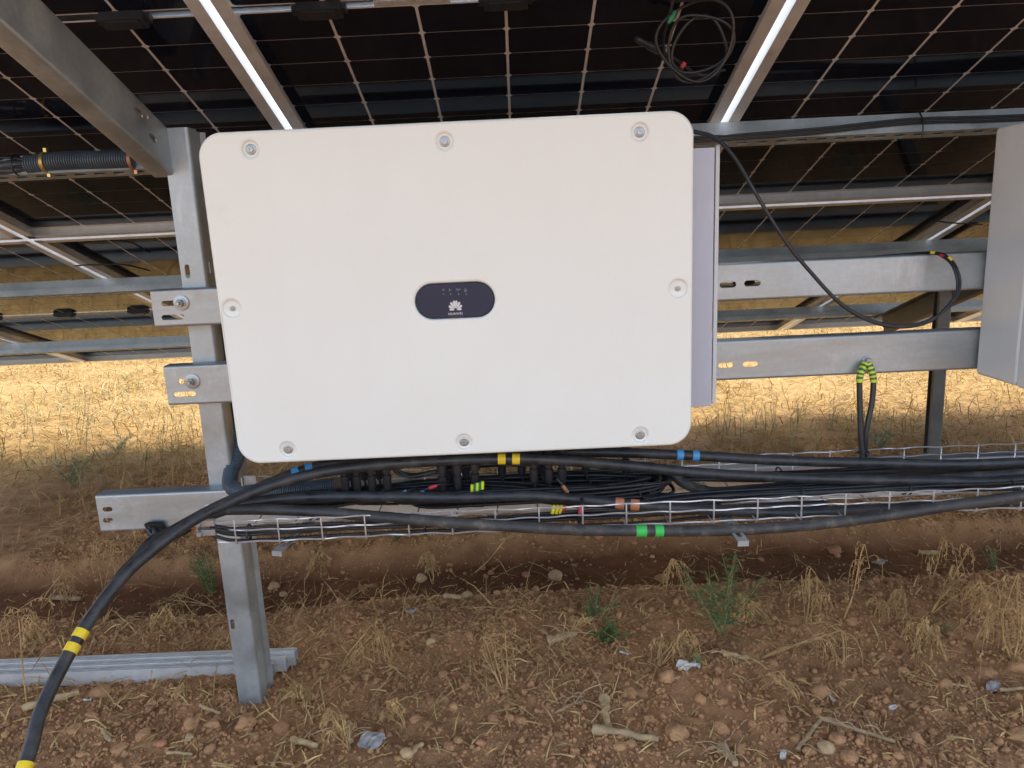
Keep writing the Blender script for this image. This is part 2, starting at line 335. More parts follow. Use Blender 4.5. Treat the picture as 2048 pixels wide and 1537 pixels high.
P = spread(42000, -2.1, 2.5, 1.42, 3.9, dens); o = lumps('soil_crumbs', P, .0035+.0045*rng.random(len(P))**2, 1, .5, 'clod'); tag(o, 'fine brown soil crumbs covering the bare ground', 'soil', kind='stuff')
P = spread(6500, -2.1, 2.5, 1.42, 4.1, dens); o = lumps('small_soil_lumps', P, np.clip(.0050*(1-rng.random(len(P)))**-.34, 0, .014), 2, .55, 'clod'); tag(o, 'small rounded brown soil lumps strewn over the bare ground', 'soil', kind='stuff')

# ------------------------------------------------------------------ straw stubble beyond the panels (stuff) and straw litter
def blades(name, n, x0, x1, y0, y1, thin, ln, wd, up, mat, label):
    P = spread(n, x0, x1, y0, y1, thin); n = len(P); L = ln*(.35+rng.random(n)); az = rng.random(n)*2*np.pi; el = np.clip(np.abs(rng.normal(up, .35, n)), .02, 1.45)
    d = np.stack([np.cos(az)*np.cos(el), np.sin(az)*np.cos(el), np.sin(el)], -1); side = np.stack([-np.sin(az), np.cos(az), .4*rng.normal(size=n)], -1)*(wd*(.6+.8*rng.random(n)))[:, None]
    b = np.stack([P[:, 0], P[:, 1], gz(P[:, 0], P[:, 1])+.002+.012*rng.random(n)], -1); m = b+d*(L*.55)[:, None]+rng.normal(size=(n, 3))*(L*.04)[:, None]
    d2 = d*np.array([1, 1, .55])+np.stack([0*L, 0*L, -.25*rng.random(n)], -1); e = m+d2*(L*.5)[:, None]; e[:, 2] = np.maximum(e[:, 2], b[:, 2]-.01)
    V = np.stack([b-side, b+side, m-side, m+side, e-side*.4, e+side*.4], 1).reshape(-1, 3); o6 = (np.arange(n)*6)[:, None]
    Fq = np.concatenate([o6+np.array([[0, 1, 3, 2]]), o6+np.array([[2, 3, 5, 4]])]); me = raw_mesh(name, V, Fq, mat); o = bpy.data.objects.new(name, me); COL.objects.link(o); tag(o, label, 'straw', kind='stuff'); return o
sw = lambda x, y: sstep(3.0, 4.9, y)*sstep(.22, .62, vnoise(x*2.1+4, y*2.1)*.6+vnoise(x*6, y*6+3)*.4)+.04*sstep(2.9, 3.4, y)
blades('straw_stubble', 42000, -6.5, 6.5, 3.3, 9.0, sw, .13, .0022, .35, 'straw_yellow', 'dense golden straw stubble on the sunlit field beyond the panels')
blades('far_straw_stubble', 26000, -11, 11, 9.0, 17, lambda x, y: .3+.7*vnoise(x*1.2, y*1.2), .20, .004, .45, 'straw_yellow', 'golden straw stubble in the distance under the panel edge')
blades('long_straw', 2600, -6, 6, 3.9, 9.0, lambda x, y: sstep(4.0, 5.0, y)*(.2+.8*vnoise(x*2.6+1, y*2.6)), .34, .0019, .28, 'straw_bit', 'long pale straw stems lying across the golden stubble')
blades('straw_litter', 6500, -2.2, 2.6, 1.45, 3.6, lambda x, y: (1-.7*trench(x, y))*(.25+.75*vnoise(x*3, y*3+6)), .05, .0013, .06, 'straw_bit', 'thin dry straw bits littering the bare soil')
blades('root_fibres', 3200, -2.6, 3.0, 1.7, 4.0, lambda x, y: (1-.6*trench(x, y))*vnoise(x*2.2+3, y*4)**2, .13, .0011, .28, 'weed', 'withered brown root fibres tangled over the soil')
blades('drying_weed_fringe', 9000, -5, 5, 2.95, 5.4, lambda x, y: np.exp(-((y-4.0)/.65)**2)*vnoise(x*2.6, y*2.6+1)**1.6, .17, .0016, .75, 'weed', 'brown drying weeds at the edge of the straw stubble')
blades('green_weed_fringe', 1500, -5.0, 5, 3.2, 7.5, lambda x, y: sstep(.58, .76, vnoise(x*1.1+5, y*1.1+2))+.6*np.exp(-((x+2.3)/.8)**2-((y-4.4)/.7)**2)*vnoise(x*4, y*4), .13, .0022, .9, 'green_pale', 'sparse green weed shoots among the straw stubble')

# ------------------------------------------------------------------ channels
def c_channel(L, Hh, Fl, lip, t, holes, rad=.006, fl_holes=None):
    """local: x 0..L, web outer face at y=0 facing -Y, z +-Hh/2, flanges to +Y"""
    b = MB(); h = Hh/2
    web = plate_mesh([(0, -h+rad), (L, -h+rad), (L, h-rad), (0, h-rad)], holes, t)
    b.mesh(web, Matrix.Translation((0, t/2, 0)) @ Matrix.Rotation(math.pi/2, 4, 'X'))
    for sgn in (1, -1):
        pl = [(0, h-rad)]+[(rad-rad*math.cos(a), h-rad+rad*math.sin(a)) for a in (math.pi/8*k for k in range(1, 5))]
        if sgn < 0 and fl_holes is not None:
            pl += [(rad+.001, h)]
            fp = plate_mesh([(0, rad), (L, rad), (L, Fl-rad), (0, Fl-rad)], fl_holes, t)
            b.mesh(fp, Matrix.Translation((0, 0, -h+t/2)))
            pl2 = [(Fl-rad-.001, h)]+[(Fl-rad+rad*math.sin(a), h-rad+rad*math.cos(a)) for a in (math.pi/8*k for k in range(0, 5))]+[(Fl, h-lip)]
            for pp in (pl, pl2): b.extrude([(y, -z) for y, z in thick(pp, -t)], 0, L)
            continue
        pl += [(Fl-rad+rad*math.sin(a), h-rad+rad*math.cos(a)) for a in (math.pi/8*k for k in range(0, 5))]
        if lip: pl += [(Fl, h-lip)]
        b.extrude([(y, sgn*z) for y, z in thick(pl, -t)], 0, L)
    return b
YR = 1.80      # front face of the horizontal rails
YP = YR+.047   # front face of the posts
def rail(name, px_left, top_l, bot_l, label, x1, slots_px, bolts_px):
    a, b_ = PY(px_left, top_l, YR), PY(px_left+4, bot_l, YR); hh = a.z-b_.z; zc = (a.z+b_.z)/2; x0 = (a.x+b_.x)/2
    t = thing(name, label, 'steel rail', 'horizontal rails on the posts', (x0, YR, zc)); hs = []
    for (sx, sy, l_, w_) in slots_px: p = PY(sx, sy, YR); hs.append(slot(p.x-x0, p.z-zc, l_, w_))
    c_channel(x1-x0, hh, .045, .012, .003, hs).build('channel', 'galv_rail', t, 35)
    for (bx, by, r) in bolts_px: p = PY(bx, by, YR); bolt(t, Vector((p.x-x0, -.0005, p.z-zc)), r)
    return t
rail('upper_rail', 303, 581, 656, 'upper galvanized channel rail running behind the white inverter', 2.6,
     [(342, 607, .046, .013), (346, 635, .056, .0125), (1456, 570, .040, .0145), (1505, 567, .040, .0145)], [(363, 606, .0185)])
rail('lower_rail', 330, 733, 812, 'lower galvanized channel rail with the earth cables bolted to it', 2.6,
     [(374, 763, .046, .0125), (369, 789, .056, .0125), (1452, 731, .038, .0135), (1501, 729, .038, .0135)], [(385, 763, .0185)])
# tray support bar
a = PY(190, 992, YR); b_ = PY(198, 1065, YR); BARTOP = a.z; bz = (a.z+b_.z)/2; bh = a.z-b_.z
t = thing('support_bar', 'bare galvanized channel bar under the cable tray, its end sticking out past the post', 'steel bar', loc=(a.x, YR, bz)); hs = []
for sx, sy in ((215, 1019), (216, 1041)): p = PY(sx, sy, YR); hs.append(slot(p.x-a.x, p.z-bz, .026, .0125))
c_channel(3.7, bh, .05, .012, .003, hs).build('channel', 'galv_rail', t, 35)
bolt(t, Vector((PY(420, 1020, YR).x-a.x, -.0005, PY(420, 1020, YR).z-bz)), .016)

# posts: sigma section, front flange to the camera, slotted web on its right
def post(name, label, px0, px1, pytop, pybot_px, y, depth, mat, front_slots, side_slots, ztop=None, z0=-.35):
    ref = 900 if ztop is None else 700
    xl = (PY(px0[0], px0[1], y)).x; xr = (PY(px1[0], px1[1], y)).x; zt = ztop if ztop is not None else PY(*pytop, y).z
    t = thing(name, label, 'steel post', 'driven steel posts', (xl, y, 0)); w = xr-xl; th = .003; r = .008; b = MB()
    fh = [slot(p.x-xl, p.z, l_, w_, math.pi/2) for p, l_, w_ in ((PY(sx, sy, y), l_, w_) for sx, sy, l_, w_ in front_slots)]
    fp = plate_mesh([(.004, z0), (w-r, z0), (w-r, zt), (.004, zt)], fh, th); b.mesh(fp, Matrix.Translation((0, th/2, 0)) @ Matrix.Rotation(math.pi/2, 4, 'X'))
    # left lip
    b.box(0, th, 0, .018, z0, zt); b.box(th, .004, 0, th, z0, zt)
    # rounded corner front-right, then web with a shallow step, then back flange
    pl = [(w-r, 0)]+[(w-r+r*math.sin(a), r-r*math.cos(a)) for a in (math.pi/8*k for k in range(1, 5))]+[(w, depth*.40)]
    Rz = Matrix(((0, 1, 0, 0), (0, 0, 1, 0), (1, 0, 0, 0), (0, 0, 0, 1)))
    b.extrude(thick(pl[:-1]+[(w, r+.002)], th), z0, zt, Rz)
    y0, y1 = r+.002, depth*.46; sh = []
    for sx, sy, l_, w_, fr in side_slots: sh.append(slot((y0+y1)/2, PY(sx, sy, y+.03).z, l_, w_, math.pi/2))
    wp = plate_mesh([(y0, z0), (y1, z0), (y1, zt), (y0, zt)], sh, th)
    b.mesh(wp, Matrix(((0, 0, 1, w-th/2), (1, 0, 0, 0), (0, 1, 0, 0), (0, 0, 0, 1))))
    b.extrude(thick([(w, y1), (w-.010, y1+.010), (w-.010, depth-.012), (w, depth), (w-.035, depth)], th), z0, zt, Rz)
    b.build('channel', mat, t, 35); return t
post('front_post', 'tall galvanized post standing in the soil beside the white inverter', (398, 815), (447, 815), (345, 256), None, YP, .105, 'galv',
     [(375, 543, .034, .0115), (465, 1249, .030, .011)], [(404, 536, .034, .013, 0), (486, 1215, .028, .012, 0)])
pr0 = PY(1872, 760, 3.43)
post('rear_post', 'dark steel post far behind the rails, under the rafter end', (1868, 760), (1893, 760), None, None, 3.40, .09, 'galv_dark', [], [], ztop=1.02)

# rafters
def rafter(name, label, x, s0, s1, off, hh, w, mat, slots):
    t = thing(name, label, 'rafter', 'sloping rafters under the panels', mat=TABLE @ Matrix.Translation((x, -s1, -off-hh/2)))
    b = c_channel(s1-s0, hh, w, .012, .003, [slot(u, v, .036, .013) for u, v in slots])
    # local x of the channel runs downhill (+Y of table), web faces +X
    mt = Matrix(((0, -1, 0, 0), (1, 0, 0, 0), (0, 0, 1, 0), (0, 0, 0, 1)))
    b.v = [tuple(mt @ Vector(v)) for v in b.v]; b.build('channel', mat, t, 35); return t
# seen from the right its web is at x=-0.83; it rises to the top left out of the picture
rs = (BASE.y-1.865)/math.cos(TILT)
rafter('rafter', 'galvanized rafter rising from the tall post to the upper corner', PY(330, 300, YP).x+.012, rs-.065, 4.45, .105, .105, .052, 'galv',
       [(4.45-rs-.11, .018), (4.45-rs-.045, -.008), (4.45-rs-.085, .028)])
rafter('rafter', 'dark rafter end sticking out low beside the rear post', 2.10, .62, 4.45, .105, .11, .05, 'galv_dark', [])

# purlins: open towards the camera, slotted bottom flange
def purlin(s, label):
    t = thing('purlin', label, 'purlin', 'purlins carrying the panels', mat=TABLE @ Matrix.Translation((-4.4, -s, -.0355)))
    hh, fl, lip, th = .070, .036, .025, .003; b = MB(); L = 9.2
    holes = [slot(.03+.052*i, .020, .032, .015) for i in range(int(L/.052)-1)]
    # web plane at local y=0, flanges towards -Y (uphill)
    b.extrude([(0, 0), (-th, 0), (-th, -hh+th), (0, -hh+th)], 0, L)
    fp = plate_mesh([(0, 0), (L, 0), (L, fl), (0, fl)], holes, th); b.mesh(fp, Matrix(((1, 0, 0, 0), (0, -1, 0, 0), (0, 0, 1, -hh+th/2), (0, 0, 0, 1))))
    b.extrude([(-fl, -hh), (-fl-th, -hh), (-fl-th, -hh+lip), (-fl, -hh+lip)], 0, L)
    return b.build('channel', 'galv', t, 30)
SP = (2.924, 1.797, .66)
purlin(SP[0], 'slotted purlin nearest the camera, carrying black cables and a conduit')
purlin(SP[1], 'middle slotted purlin crossing behind the inverter above the upper rail')
purlin(SP[2], 'lowest far purlin just above the bottom edge of the panels')

# ------------------------------------------------------------------ solar panels
MW, ML, GAP = 1.134, 2.278, .020; XJ = -.568; PITCHX = MW+GAP
def bar_mesh(L, fl):
    b = MB(); b.extrude([(0, 0), (0, -.035), (fl, -.035), (fl, -.033), (.002, -.033), (.002, 0)], 0, L); return b.to_mesh('frame_bar')
BL, BS = bar_mesh(ML, .030), bar_mesh(MW-.0042, .024)
def cell_outline(cx, cy, w, h, c): x, y = w/2, h/2; return [(cx-x+c, cy-y), (cx+x-c, cy-y), (cx+x, cy-y+c), (cx+x, cy+y-c), (cx+x-c, cy+y), (cx-x+c, cy+y), (cx-x, cy+y-c), (cx-x, cy-y+c)]
def cell_into(b, cx, cy):
    o = cell_outline(cx, cy, .1772, .0902, .0055); n = 8
    b.add([(x, y, -.0010) for x, y in o]+[(x, y, -.0004) for x, y in o], [tuple(range(7, -1, -1))]+[(k, (k+1) % n, n+(k+1) % n, n+k) for k in range(n)])
CELL = MB(); cell_into(CELL, 0, 0); CELLM = CELL.to_mesh('solar_cell')
HALF = ML/2; CPX, CPY = .1838, .0922
def cell_pos(i, j): # i column 0..5, j row 0..23 from the uphill end; local y from -ML (uphill) to 0
    x = MW/2+(i-2.5)*CPX; y = -HALF-.0135-.5*CPY-(11-j)*CPY if j < 12 else -HALF+.0135+.5*CPY+(j-12)*CPY
    return x, y
jb = MB(); jb.box(-.045, .045, -.016, .016, -.020, -.001); jb.box(-.055, -.045, -.009, .009, -.014, -.001); jb.box(.045, .055, -.009, .009, -.014, -.001)
jb.box(-.034, .034, -.0125, .0125, -.0235, -.020); JBM = jb.to_mesh('junction_box')
PANE = MB(); PANE.box(.002, MW-.002, -ML+.002, -HALF-.010, -.0003, .0030); PANE1 = PANE.to_mesh('backing_glass')
PANE = MB(); PANE.box(.002, MW-.002, -HALF+.010, -.002, -.0003, .0030); PANE2 = PANE.to_mesh('backing_glass')
GP = MB(); GP.box(.002, MW-.002, -HALF-.0098, -HALF+.0098, -.0001, .002); GPM = GP.to_mesh('centre_glass')
for me_, m_ in ((PANE1, 'grid'), (PANE2, 'grid'), (GPM, 'glass'), (BL, 'alu'), (BS, 'alu'), (CELLM, 'cell'), (JBM, 'plastic')): me_.materials.append(M[m_])
def joined(rows):
    b = MB()
    for j in rows:
        for i in range(6): cell_into(b, *cell_pos(i, j))
    me_ = b.to_mesh('solar_cell_field'); me_.materials.append(M['cell']); return me_
ALLC, UPC, LOWC = joined(range(24)), joined(range(12)), joined(range(12, 24))
def panel(x0, s0, rows, rest, label):
    t = thing('solar_panel', label, 'solar panel', 'solar panels of the table', mat=TABLE @ Matrix.Translation((x0, -s0, 0)))
    def child(name, me_, mat=Matrix()):
        o = bpy.data.objects.new(name, me_); COL.objects.link(o); o.parent = t; o.matrix_local = mat; return o
    R90 = Matrix.Rotation(math.pi/2, 4, 'Z')
    child('frame_bar', BL, Matrix.Translation((MW, -ML, 0)) @ R90)           # right, flange inwards
    child('frame_bar', BL, Matrix.Translation((0, 0, 0)) @ Matrix.Rotation(-math.pi/2, 4, 'Z'))
    child('frame_bar', BS, Matrix.Translation((.0021, -ML, 0)))
    child('frame_bar', BS, Matrix.Translation((MW-.0021, 0, 0)) @ Matrix.Rotation(math.pi, 4, 'Z'))
    child('backing_glass', PANE1); child('backing_glass', PANE2); child('centre_glass', GPM)
    if rest is not None: tag(child('solar_cell_field', rest), kind='stuff')
    for j in rows:
        for i in range(6): x, y = cell_pos(i, j); child('solar_cell', CELLM, Matrix.Translation((x, y, 0)))
    for f_ in (1/6, .5, 5/6): child('junction_box', JBM, Matrix.Translation((MW*f_, -HALF, 0)))
    return t
UPL = {-2: 'upper row solar panel farthest to the left, out beyond the rafter', -1: 'upper row solar panel whose corner shows at the left picture edge', 0: 'upper row solar panel crossed by the rafter, above the tall post',
       1: 'upper row solar panel directly above and behind the white inverter', 2: 'upper row solar panel on the right, beside the hanging cable coil', 3: 'upper row solar panel above the grey second inverter', 4: 'upper row solar panel farthest to the right'}
LOL = {-2: 'lower row solar panel farthest to the left, low over the field', -1: 'lower row solar panel at the left picture edge below the conduit', 0: 'lower row solar panel left of the tall post, two junction boxes showing',
       1: 'lower row solar panel hidden mostly behind the white inverter', 2: 'lower row solar panel between the white inverter and the grey one', 3: 'lower row solar panel behind the hanging loop and rear post', 4: 'lower row solar panel farthest to the right, behind the grey inverter'}
for k in range(-2, 5):
    x0 = XJ+(k-1)*PITCHX+GAP/2
    vis_u = k in (0, 1, 2); vis_l = k in (-1, 0, 2, 3)
    pt_ = panel(x0, 2.29+.010, range(12, 24) if vis_u else (), UPC if vis_u else ALLC, UPL[k])
    if k == 1:
        b = MB(); b.box(.30, .455, -HALF-.008, -HALF+.008, -.0022, -.0008); o = b.build('rating_label', 'sticker', pt_); o['label'] = 'grey printed rating label'
    panel(x0, 0.0, range(12) if vis_l else (), LOWC if vis_l else ALLC, LOL[k])

# ------------------------------------------------------------------ inverter
LEAN = math.radians(1.1); YI = 1.525
c00, c11 = PY(491, 929, YI), PY(1392, 226, YI-.012)
IX0, IX1, IZ0 = -.604, .362, PY(910, 911, YI).z; IW = IX1-IX0; IH = .676
inv = thing('inverter', 'large white wall-box inverter with rounded cover and small dark display', 'inverter', 'inverters on the rails', mat=Matrix.Translation((IX0, YI, IZ0)) @ Matrix.Rotation(LEAN, 4, 'X'))
INV_I = inv.matrix_world.inverted()
def on_cover(px, py):
    d = Vector(_ray(px, py)); o_ = INV_I @ Vector(CAM); dd = INV_I.to_3x3() @ d; k = -o_.y/dd.y; p = o_+dd*k; return p.x, p.z
SCREWS = [on_cover(*q) for q in ((500, 299), (889, 283), (1280, 264), (463, 618), (1357, 578), (575, 900), (928, 885), (1281, 871))]
bcx, bcz = on_cover(909.5, 602); bw, bh_ = .163, .073
holes = [circle(x, z, .0175 if i in (3, 4) else .0150, 28) for i, (x, z) in enumerate(SCREWS)]+[slot(bcx, bcz, bw, bh_, 0, 14)]
TC = .034
cv = plate_mesh(rrect(0, 0, IW, IH, .048, 14), holes, TC, .0055); RX = Matrix.Rotation(math.pi/2, 4, 'X')
b = MB(); b.mesh(cv, Matrix.Translation((0, TC/2, 0)) @ RX); cover = b.build('cover', 'white', inv, 50)
for i, (x, z) in enumerate(SCREWS):
    big = i in (3, 4); R0 = .0178 if big else .0153; Rm = Matrix.Translation((x, 0, z)) @ RX
    b = MB(); dp = -.0065 if big else -.0055
    b.lathe([(R0, -.012), (R0, -.0045), (R0*.80, dp), (.004, dp-.0005)], 28, Rm); dish = b.build('screw_recess', 'white', cover, 45)
    b = MB(); hr = .0058 if big else .0104
    b.lathe([(hr, dp-.001), (hr, dp+.0012), (hr*.92, dp+.0018), (hr*.62, dp+.002), (hr*.58, dp+.0042), (hr*.50, dp+.0050), (hr*.26, dp+.0050), (hr*.22, dp+.0030)], 24, Rm); b.build('screw', 'zinc', cover, 40)
# display in its recess
b = MB(); dm = plate_mesh(slot(bcx, bcz, bw-.004, bh_-.004, 0, 14), [], .004, .0012); b.mesh(dm, Matrix.Translation((0, .0055, 0)) @ RX); disp = b.build('display', 'display', inv, 40)
YD = .0030
def flat(loops, y=YD, t=.0004):
    b = MB()
    for lp in loops: b.mesh(plate_mesh(lp, [], t), Matrix.Translation((0, y, 0)) @ RX)
    return b
# petal emblem: eight petals fanning out of one point
ex, ez = on_cover(911, 620.5); pet = []
for k, ang in enumerate((8, 34, 60, 82, 98, 120, 146, 172)):
    a = math.radians(ang); L = (.0126, .0163, .0186, .0196, .0196, .0186, .0163, .0126)[k]; wd = .0042 if k in (0, 7) else .0052
    ux, uz = math.cos(a), math.sin(a); nx_, nz_ = -uz, ux; pts = []
    prof_ = [(.16, 0), (.35, .22), (.6, .42), (.8, .5), (.93, .40), (1.0, .12)]
    bend = (-1 if ang < 90 else 1)*.10*(abs(ang-90)/90)
    for f_, w_ in prof_: pts.append((f_*L, w_*wd))
    loop = [(ex+ux*u+nx_*(v+bend*u*0), ez-.0005+uz*u+nz_*v) for u, v in pts]+[(ex+ux*u-nx_*v, ez-.0005+uz*u-nz_*v) for u, v in reversed(pts[1:])]
    pet.append(loop)
flat(pet).build('emblem', 'logo', disp)
def text_mesh(s, size):
    cu = bpy.data.curves.new('lettering', 'FONT'); cu.body = s; cu.size = size; cu.align_x = 'CENTER'; cu.extrude = .0002; cu.offset = size*.008; cu.space_character = 1.12
    ob = bpy.data.objects.new('lettering', cu); COL.objects.link(ob); dg = bpy.context.evaluated_depsgraph_get(); me_ = bpy.data.meshes.new_from_object(ob.evaluated_get(dg)); bpy.data.objects.remove(ob); return me_
tx, tz = on_cover(911, 630.5); b = MB(); b.mesh(text_mesh('HUAWEI', .0070), Matrix.Translation((tx, YD, tz)) @ RX); b.build('lettering', 'logo', disp)
ics = []
def seg(x0, z0, x1, z1, w=.0007):
    d = Vector((x1-x0, z1-z0)).normalized(); n = Vector((-d.y, d.x))*w/2; return [(x0+n.x, z0+n.y), (x1+n.x, z1+n.y), (x1-n.x, z1-n.y), (x0-n.x, z0-n.y)]
for k, px in enumerate((886, 900, 916, 931)):
    x, z = on_cover(px, 580.5); r = .0028
    if k == 0: ics += [seg(x-r, z, x+r*.6, z), seg(x+r*.6, z-r, x+r*.6, z+r)]
    elif k == 1: ics += [seg(x-r*.6, z, x+r, z), seg(x-r*.6, z-r, x-r*.6, z+r)]
    elif k == 2: ics += [seg(x, z-r, x, z+r*.6), seg(x-r*.8, z-r*.3, x-r*.8, z+r), seg(x+r*.8, z-r*.3, x+r*.8, z+r), seg(x-r*1.4, z, x-r*1.4, z+r*.9), seg(x+r*1.4, z, x+r*1.4, z+r*.9)]
    else: ics += [seg(x-r, z-r, x, z+r), seg(x+r, z-r, x, z+r), seg(x-r, z-r, x+r, z-r)]
    x, z = on_cover(px+1, 589); ics.append(circle(x, z, .0011, 10))
flat(ics).build('indicator_icons', 'icon', disp)
x, z = on_cover(913, 634.2); flat([[(x-.015, z-.0009), (x+.015, z-.0009), (x+.015, z+.0009), (x-.015, z+.0009)]], YD).build('red_line', 'red_print', disp)
# body behind the cover and rear heat-sink chassis
b = MB(); bm_ = plate_mesh(rrect(.012, .012, IW-.012, IH-.012, .04, 8), [], .10, .004); b.mesh(bm_, Matrix.Translation((0, TC+.05, 0)) @ RX); b.build('housing', 'lavender', inv, 40)
fa, fb = INV_I @ PY(1441, 292, 1.775), INV_I @ PY(1423, 797, 1.775); fx = (fa.x+fb.x)/2
xh = (INV_I @ PY(1424, 550, 1.66)).x; xf = (INV_I @ PY(1427, 550, 1.7635)).x
b = MB(); b.box(.10, xh, TC+.1005, TC+.205, fb.z+.012, fa.z-.012); b.build('heat_sink_housing', 'lavender', inv)
b = MB()
b.box(xf, fx, TC+.2045, TC+.2145, fb.z-.012, fa.z)
b.build('side_flange', 'grey_inv', inv)
b = MB(); b.box(.12, xh-.02, TC+.2052, TC+.213, fb.z+.02, fa.z-.02); b.build('mounting_plate', 'galv', inv)
# plugs under the inverter
for px, pt, pb, yy in [q+(1.635,) for q in ((683, 918, 984), (707, 918, 984), (737, 916, 984), (768, 914, 982), (880, 915, 988), (911, 914, 988), (946, 912, 980), (1065, 908, 968), (1095, 908, 968), (1122, 906, 967))]+[q+(1.70,) for q in ((694, 905, 962), (722, 905, 962), (752, 903, 960), (895, 901, 962), (928, 900, 958), (1000, 898, 955), (1040, 896, 952), (1080, 896, 950), (1170, 893, 946), (1250, 890, 948))]:
    p0 = PY(px, pt-28, yy); p1 = PY(px, pb, yy); L = p0.z-p1.z
    Rm = Matrix.Translation((p0.x, yy, p1.z)); r = .0098
    b = MB(); b.lathe([(r*.5, 0), (r*.85, .003), (r*1.0, .010), (r*1.05, L*.34), (r*.78, L*.36), (r*.78, L*.40), (r*1.22, L*.42), (r*1.28, L*.60), (r*.74, L*.63), (r*.74, L*.69), (r*1.5, L*.72), (r*1.5, L)], 12, Rm)
    b.v = [tuple(INV_I @ Vector(v)) for v in b.v]; pl = b.build('plug', 'plastic', inv, 35)
    b = MB(); tail = [Vector((p0.x, yy, p1.z+.004)), Vector((p0.x+.004, yy, p1.z-.018)), Vector((p0.x+.022, yy+.01, p1.z-.034)), Vector((p0.x+.055, yy+.02, p1.z-.040))]
    b.tube([INV_I @ v for v in catmull(tail, 5)], .0034, 7); b.build('lead', 'thin', pl, 60)

# second inverter
qa, qb = PY(1993, 256, 1.79), PY(1950, 748, 1.79); x2 = (qa.x+qb.x)/2; zt2, zb2 = qa.z, qb.z
inv2 = thing('inverter', 'second inverter at the picture edge, its light grey side turned to us', 'inverter', 'inverters on the rails', loc=(x2, 1.79, zb2)); hh2 = zt2-zb2
b = MB(); bm_ = plate_mesh(rrect(-.145, 0, 0, hh2, .010, 6), [], .90, .006); b.mesh(bm_, Matrix(((0, 0, 1, .45), (1, 0, 0, 0), (0, 1, 0, 0), (0, 0, 0, 1)))); b.build('housing', 'grey_inv', inv2, 40)
b = MB(); bm_ = plate_mesh(rrect(-.205, -.002, -.1455, hh2+.002, .010, 6), [], .90, .004); b.mesh(bm_, Matrix(((0, 0, 1, .452), (1, 0, 0, 0), (0, 1, 0, 0), (0, 0, 0, 1)))); b.build('front_housing', 'grey_inv', inv2, 40)
b = MB(); bm_ = plate_mesh(rrect(-.01, -.03, .956, hh2+.034, .048, 10), [], .034, .0055); b.mesh(bm_, Matrix.Translation((0, -.2225, 0)) @ RX); b.build('cover', 'white', inv2, 50)

# ------------------------------------------------------------------ cable tray
TF, TB = 1.49, 1.785
pt_l, pt_r = PY(400, 1040, TF), PY(2048, 981, TF)
TZ = PY(1200, 1011, TF).z; TZB = TZ-.047; TX0, TX1 = PY(398, 1045, TF).x, 2.1
tray = thing('cable_tray', 'zinc wire mesh cable tray slung below the inverters', 'cable tray', loc=(0, 0, 0)); WR = .0018
def wavy(x0, x1, y, z, amp, ph):
    n = int((x1-x0)/.0145); return [Vector((x0+(x1-x0)*i/n, y+amp*.6*math.sin(i*.9+ph*2), z+amp*math.sin((x0+(x1-x0)*i/n)*2*math.pi/.092+ph)+.0008*math.sin(i*.21+ph))) for i in range(n+1)]
longs = [(TF, TZ), (TF, TZ-.021), (TF, TZB), (TF+.10, TZB), (TF+.20, TZB), (TB, TZB), (TB, TZ-.021), (TB, TZ)]
for i, (y, z) in enumerate(longs):
    b = MB(); b.tube(wavy(TX0+(.036 if z == TZB else 0), TX1, y, z, .0011, i*1.3), WR, 6); b.build('long_wire', 'wire', tray, 60)
cw = MB(); cw.tube([(0, TF-.003, TZ+.001), (0, TF-.003, TZB-.003), (0, TF, TZB-.0045), (0, TB, TZB-.0045), (0, TB+.003, TZB-.003), (0, TB+.003, TZ+.001)], WR*.95, 6); CWM = cw.to_mesh('cross_wire')
x = TX0+.075
while x < TX1: o = link('cross_wire', CWM, 'wire', tray, 60, loc=(x, 0, 0)); x += .0925
for z in (TZ, TZ-.021):
    b = MB(); xc = TX0+.004; b.box(xc-.006, xc+.030, TF-.006, TF+.004, z-.0065, z+.0065); b.box(xc-.010, xc-.0062, TF-.004, TF+.012, z-.010, z+.010)
    b.lathe([(.0065, 0), (.0065, .006), (.005, .0085)], 12, Matrix.Translation((xc-.002, TF-.006, z)) @ RX); b.build('joint_clamp', 'zinc', tray, 35)
b = MB(); xc = PY(496, 953, TB).x; b.box(xc-.01, xc+.022, TB-.008, TB-.003, TZ-.020, TZ+.006); b.box(xc-.014, xc-.0102, TB-.014, TB-.0035, TZ-.018, TZ+.004); b.build('joint_clamp', 'zinc', tray)
def bracket(A, B, label):
    d = (B-A); L = d.length; z = Vector((0, 0, 1)); u = d.normalized(); s = u.cross(z).normalized(); n = s.cross(u); mt = Matrix(((u.x, s.x, n.x, A.x), (u.y, s.y, n.y, A.y), (u.z, s.z, n.z, A.z), (0, 0, 0, 1)))
    b = MB(); pm = plate_mesh([(0, -.011), (L, -.011), (L, .011), (0, .011)], [slot(.034, 0, .030, .010)]+[slot(.084+.05*k, 0, .03, .010) for k in range(int((L-.1)/.05))], .003); b.mesh(pm, mt)
    q = MB(); q.box(0, .003, -.011, .011, -.010, -.0016); b.add([mt @ Vector(v) for v in q.v], q.f)
    b.build('tray_bracket', 'galv', None, None, label=label, cat='bracket', group='brackets under the tray')
bracket(PZ(553, 1104, TZB-.012), Vector((PZ(660, 1040, TZB-.012).x, YR+.02, TZB-.012)), 'slotted metal bracket poking out under the tray near the post')
bracket(PZ(1487, 1084, TZB-.012), Vector((PZ(1455, 1040, TZB-.012).x, YR+.02, TZB-.012)), 'slotted metal bracket under the tray behind the leafy green weed')

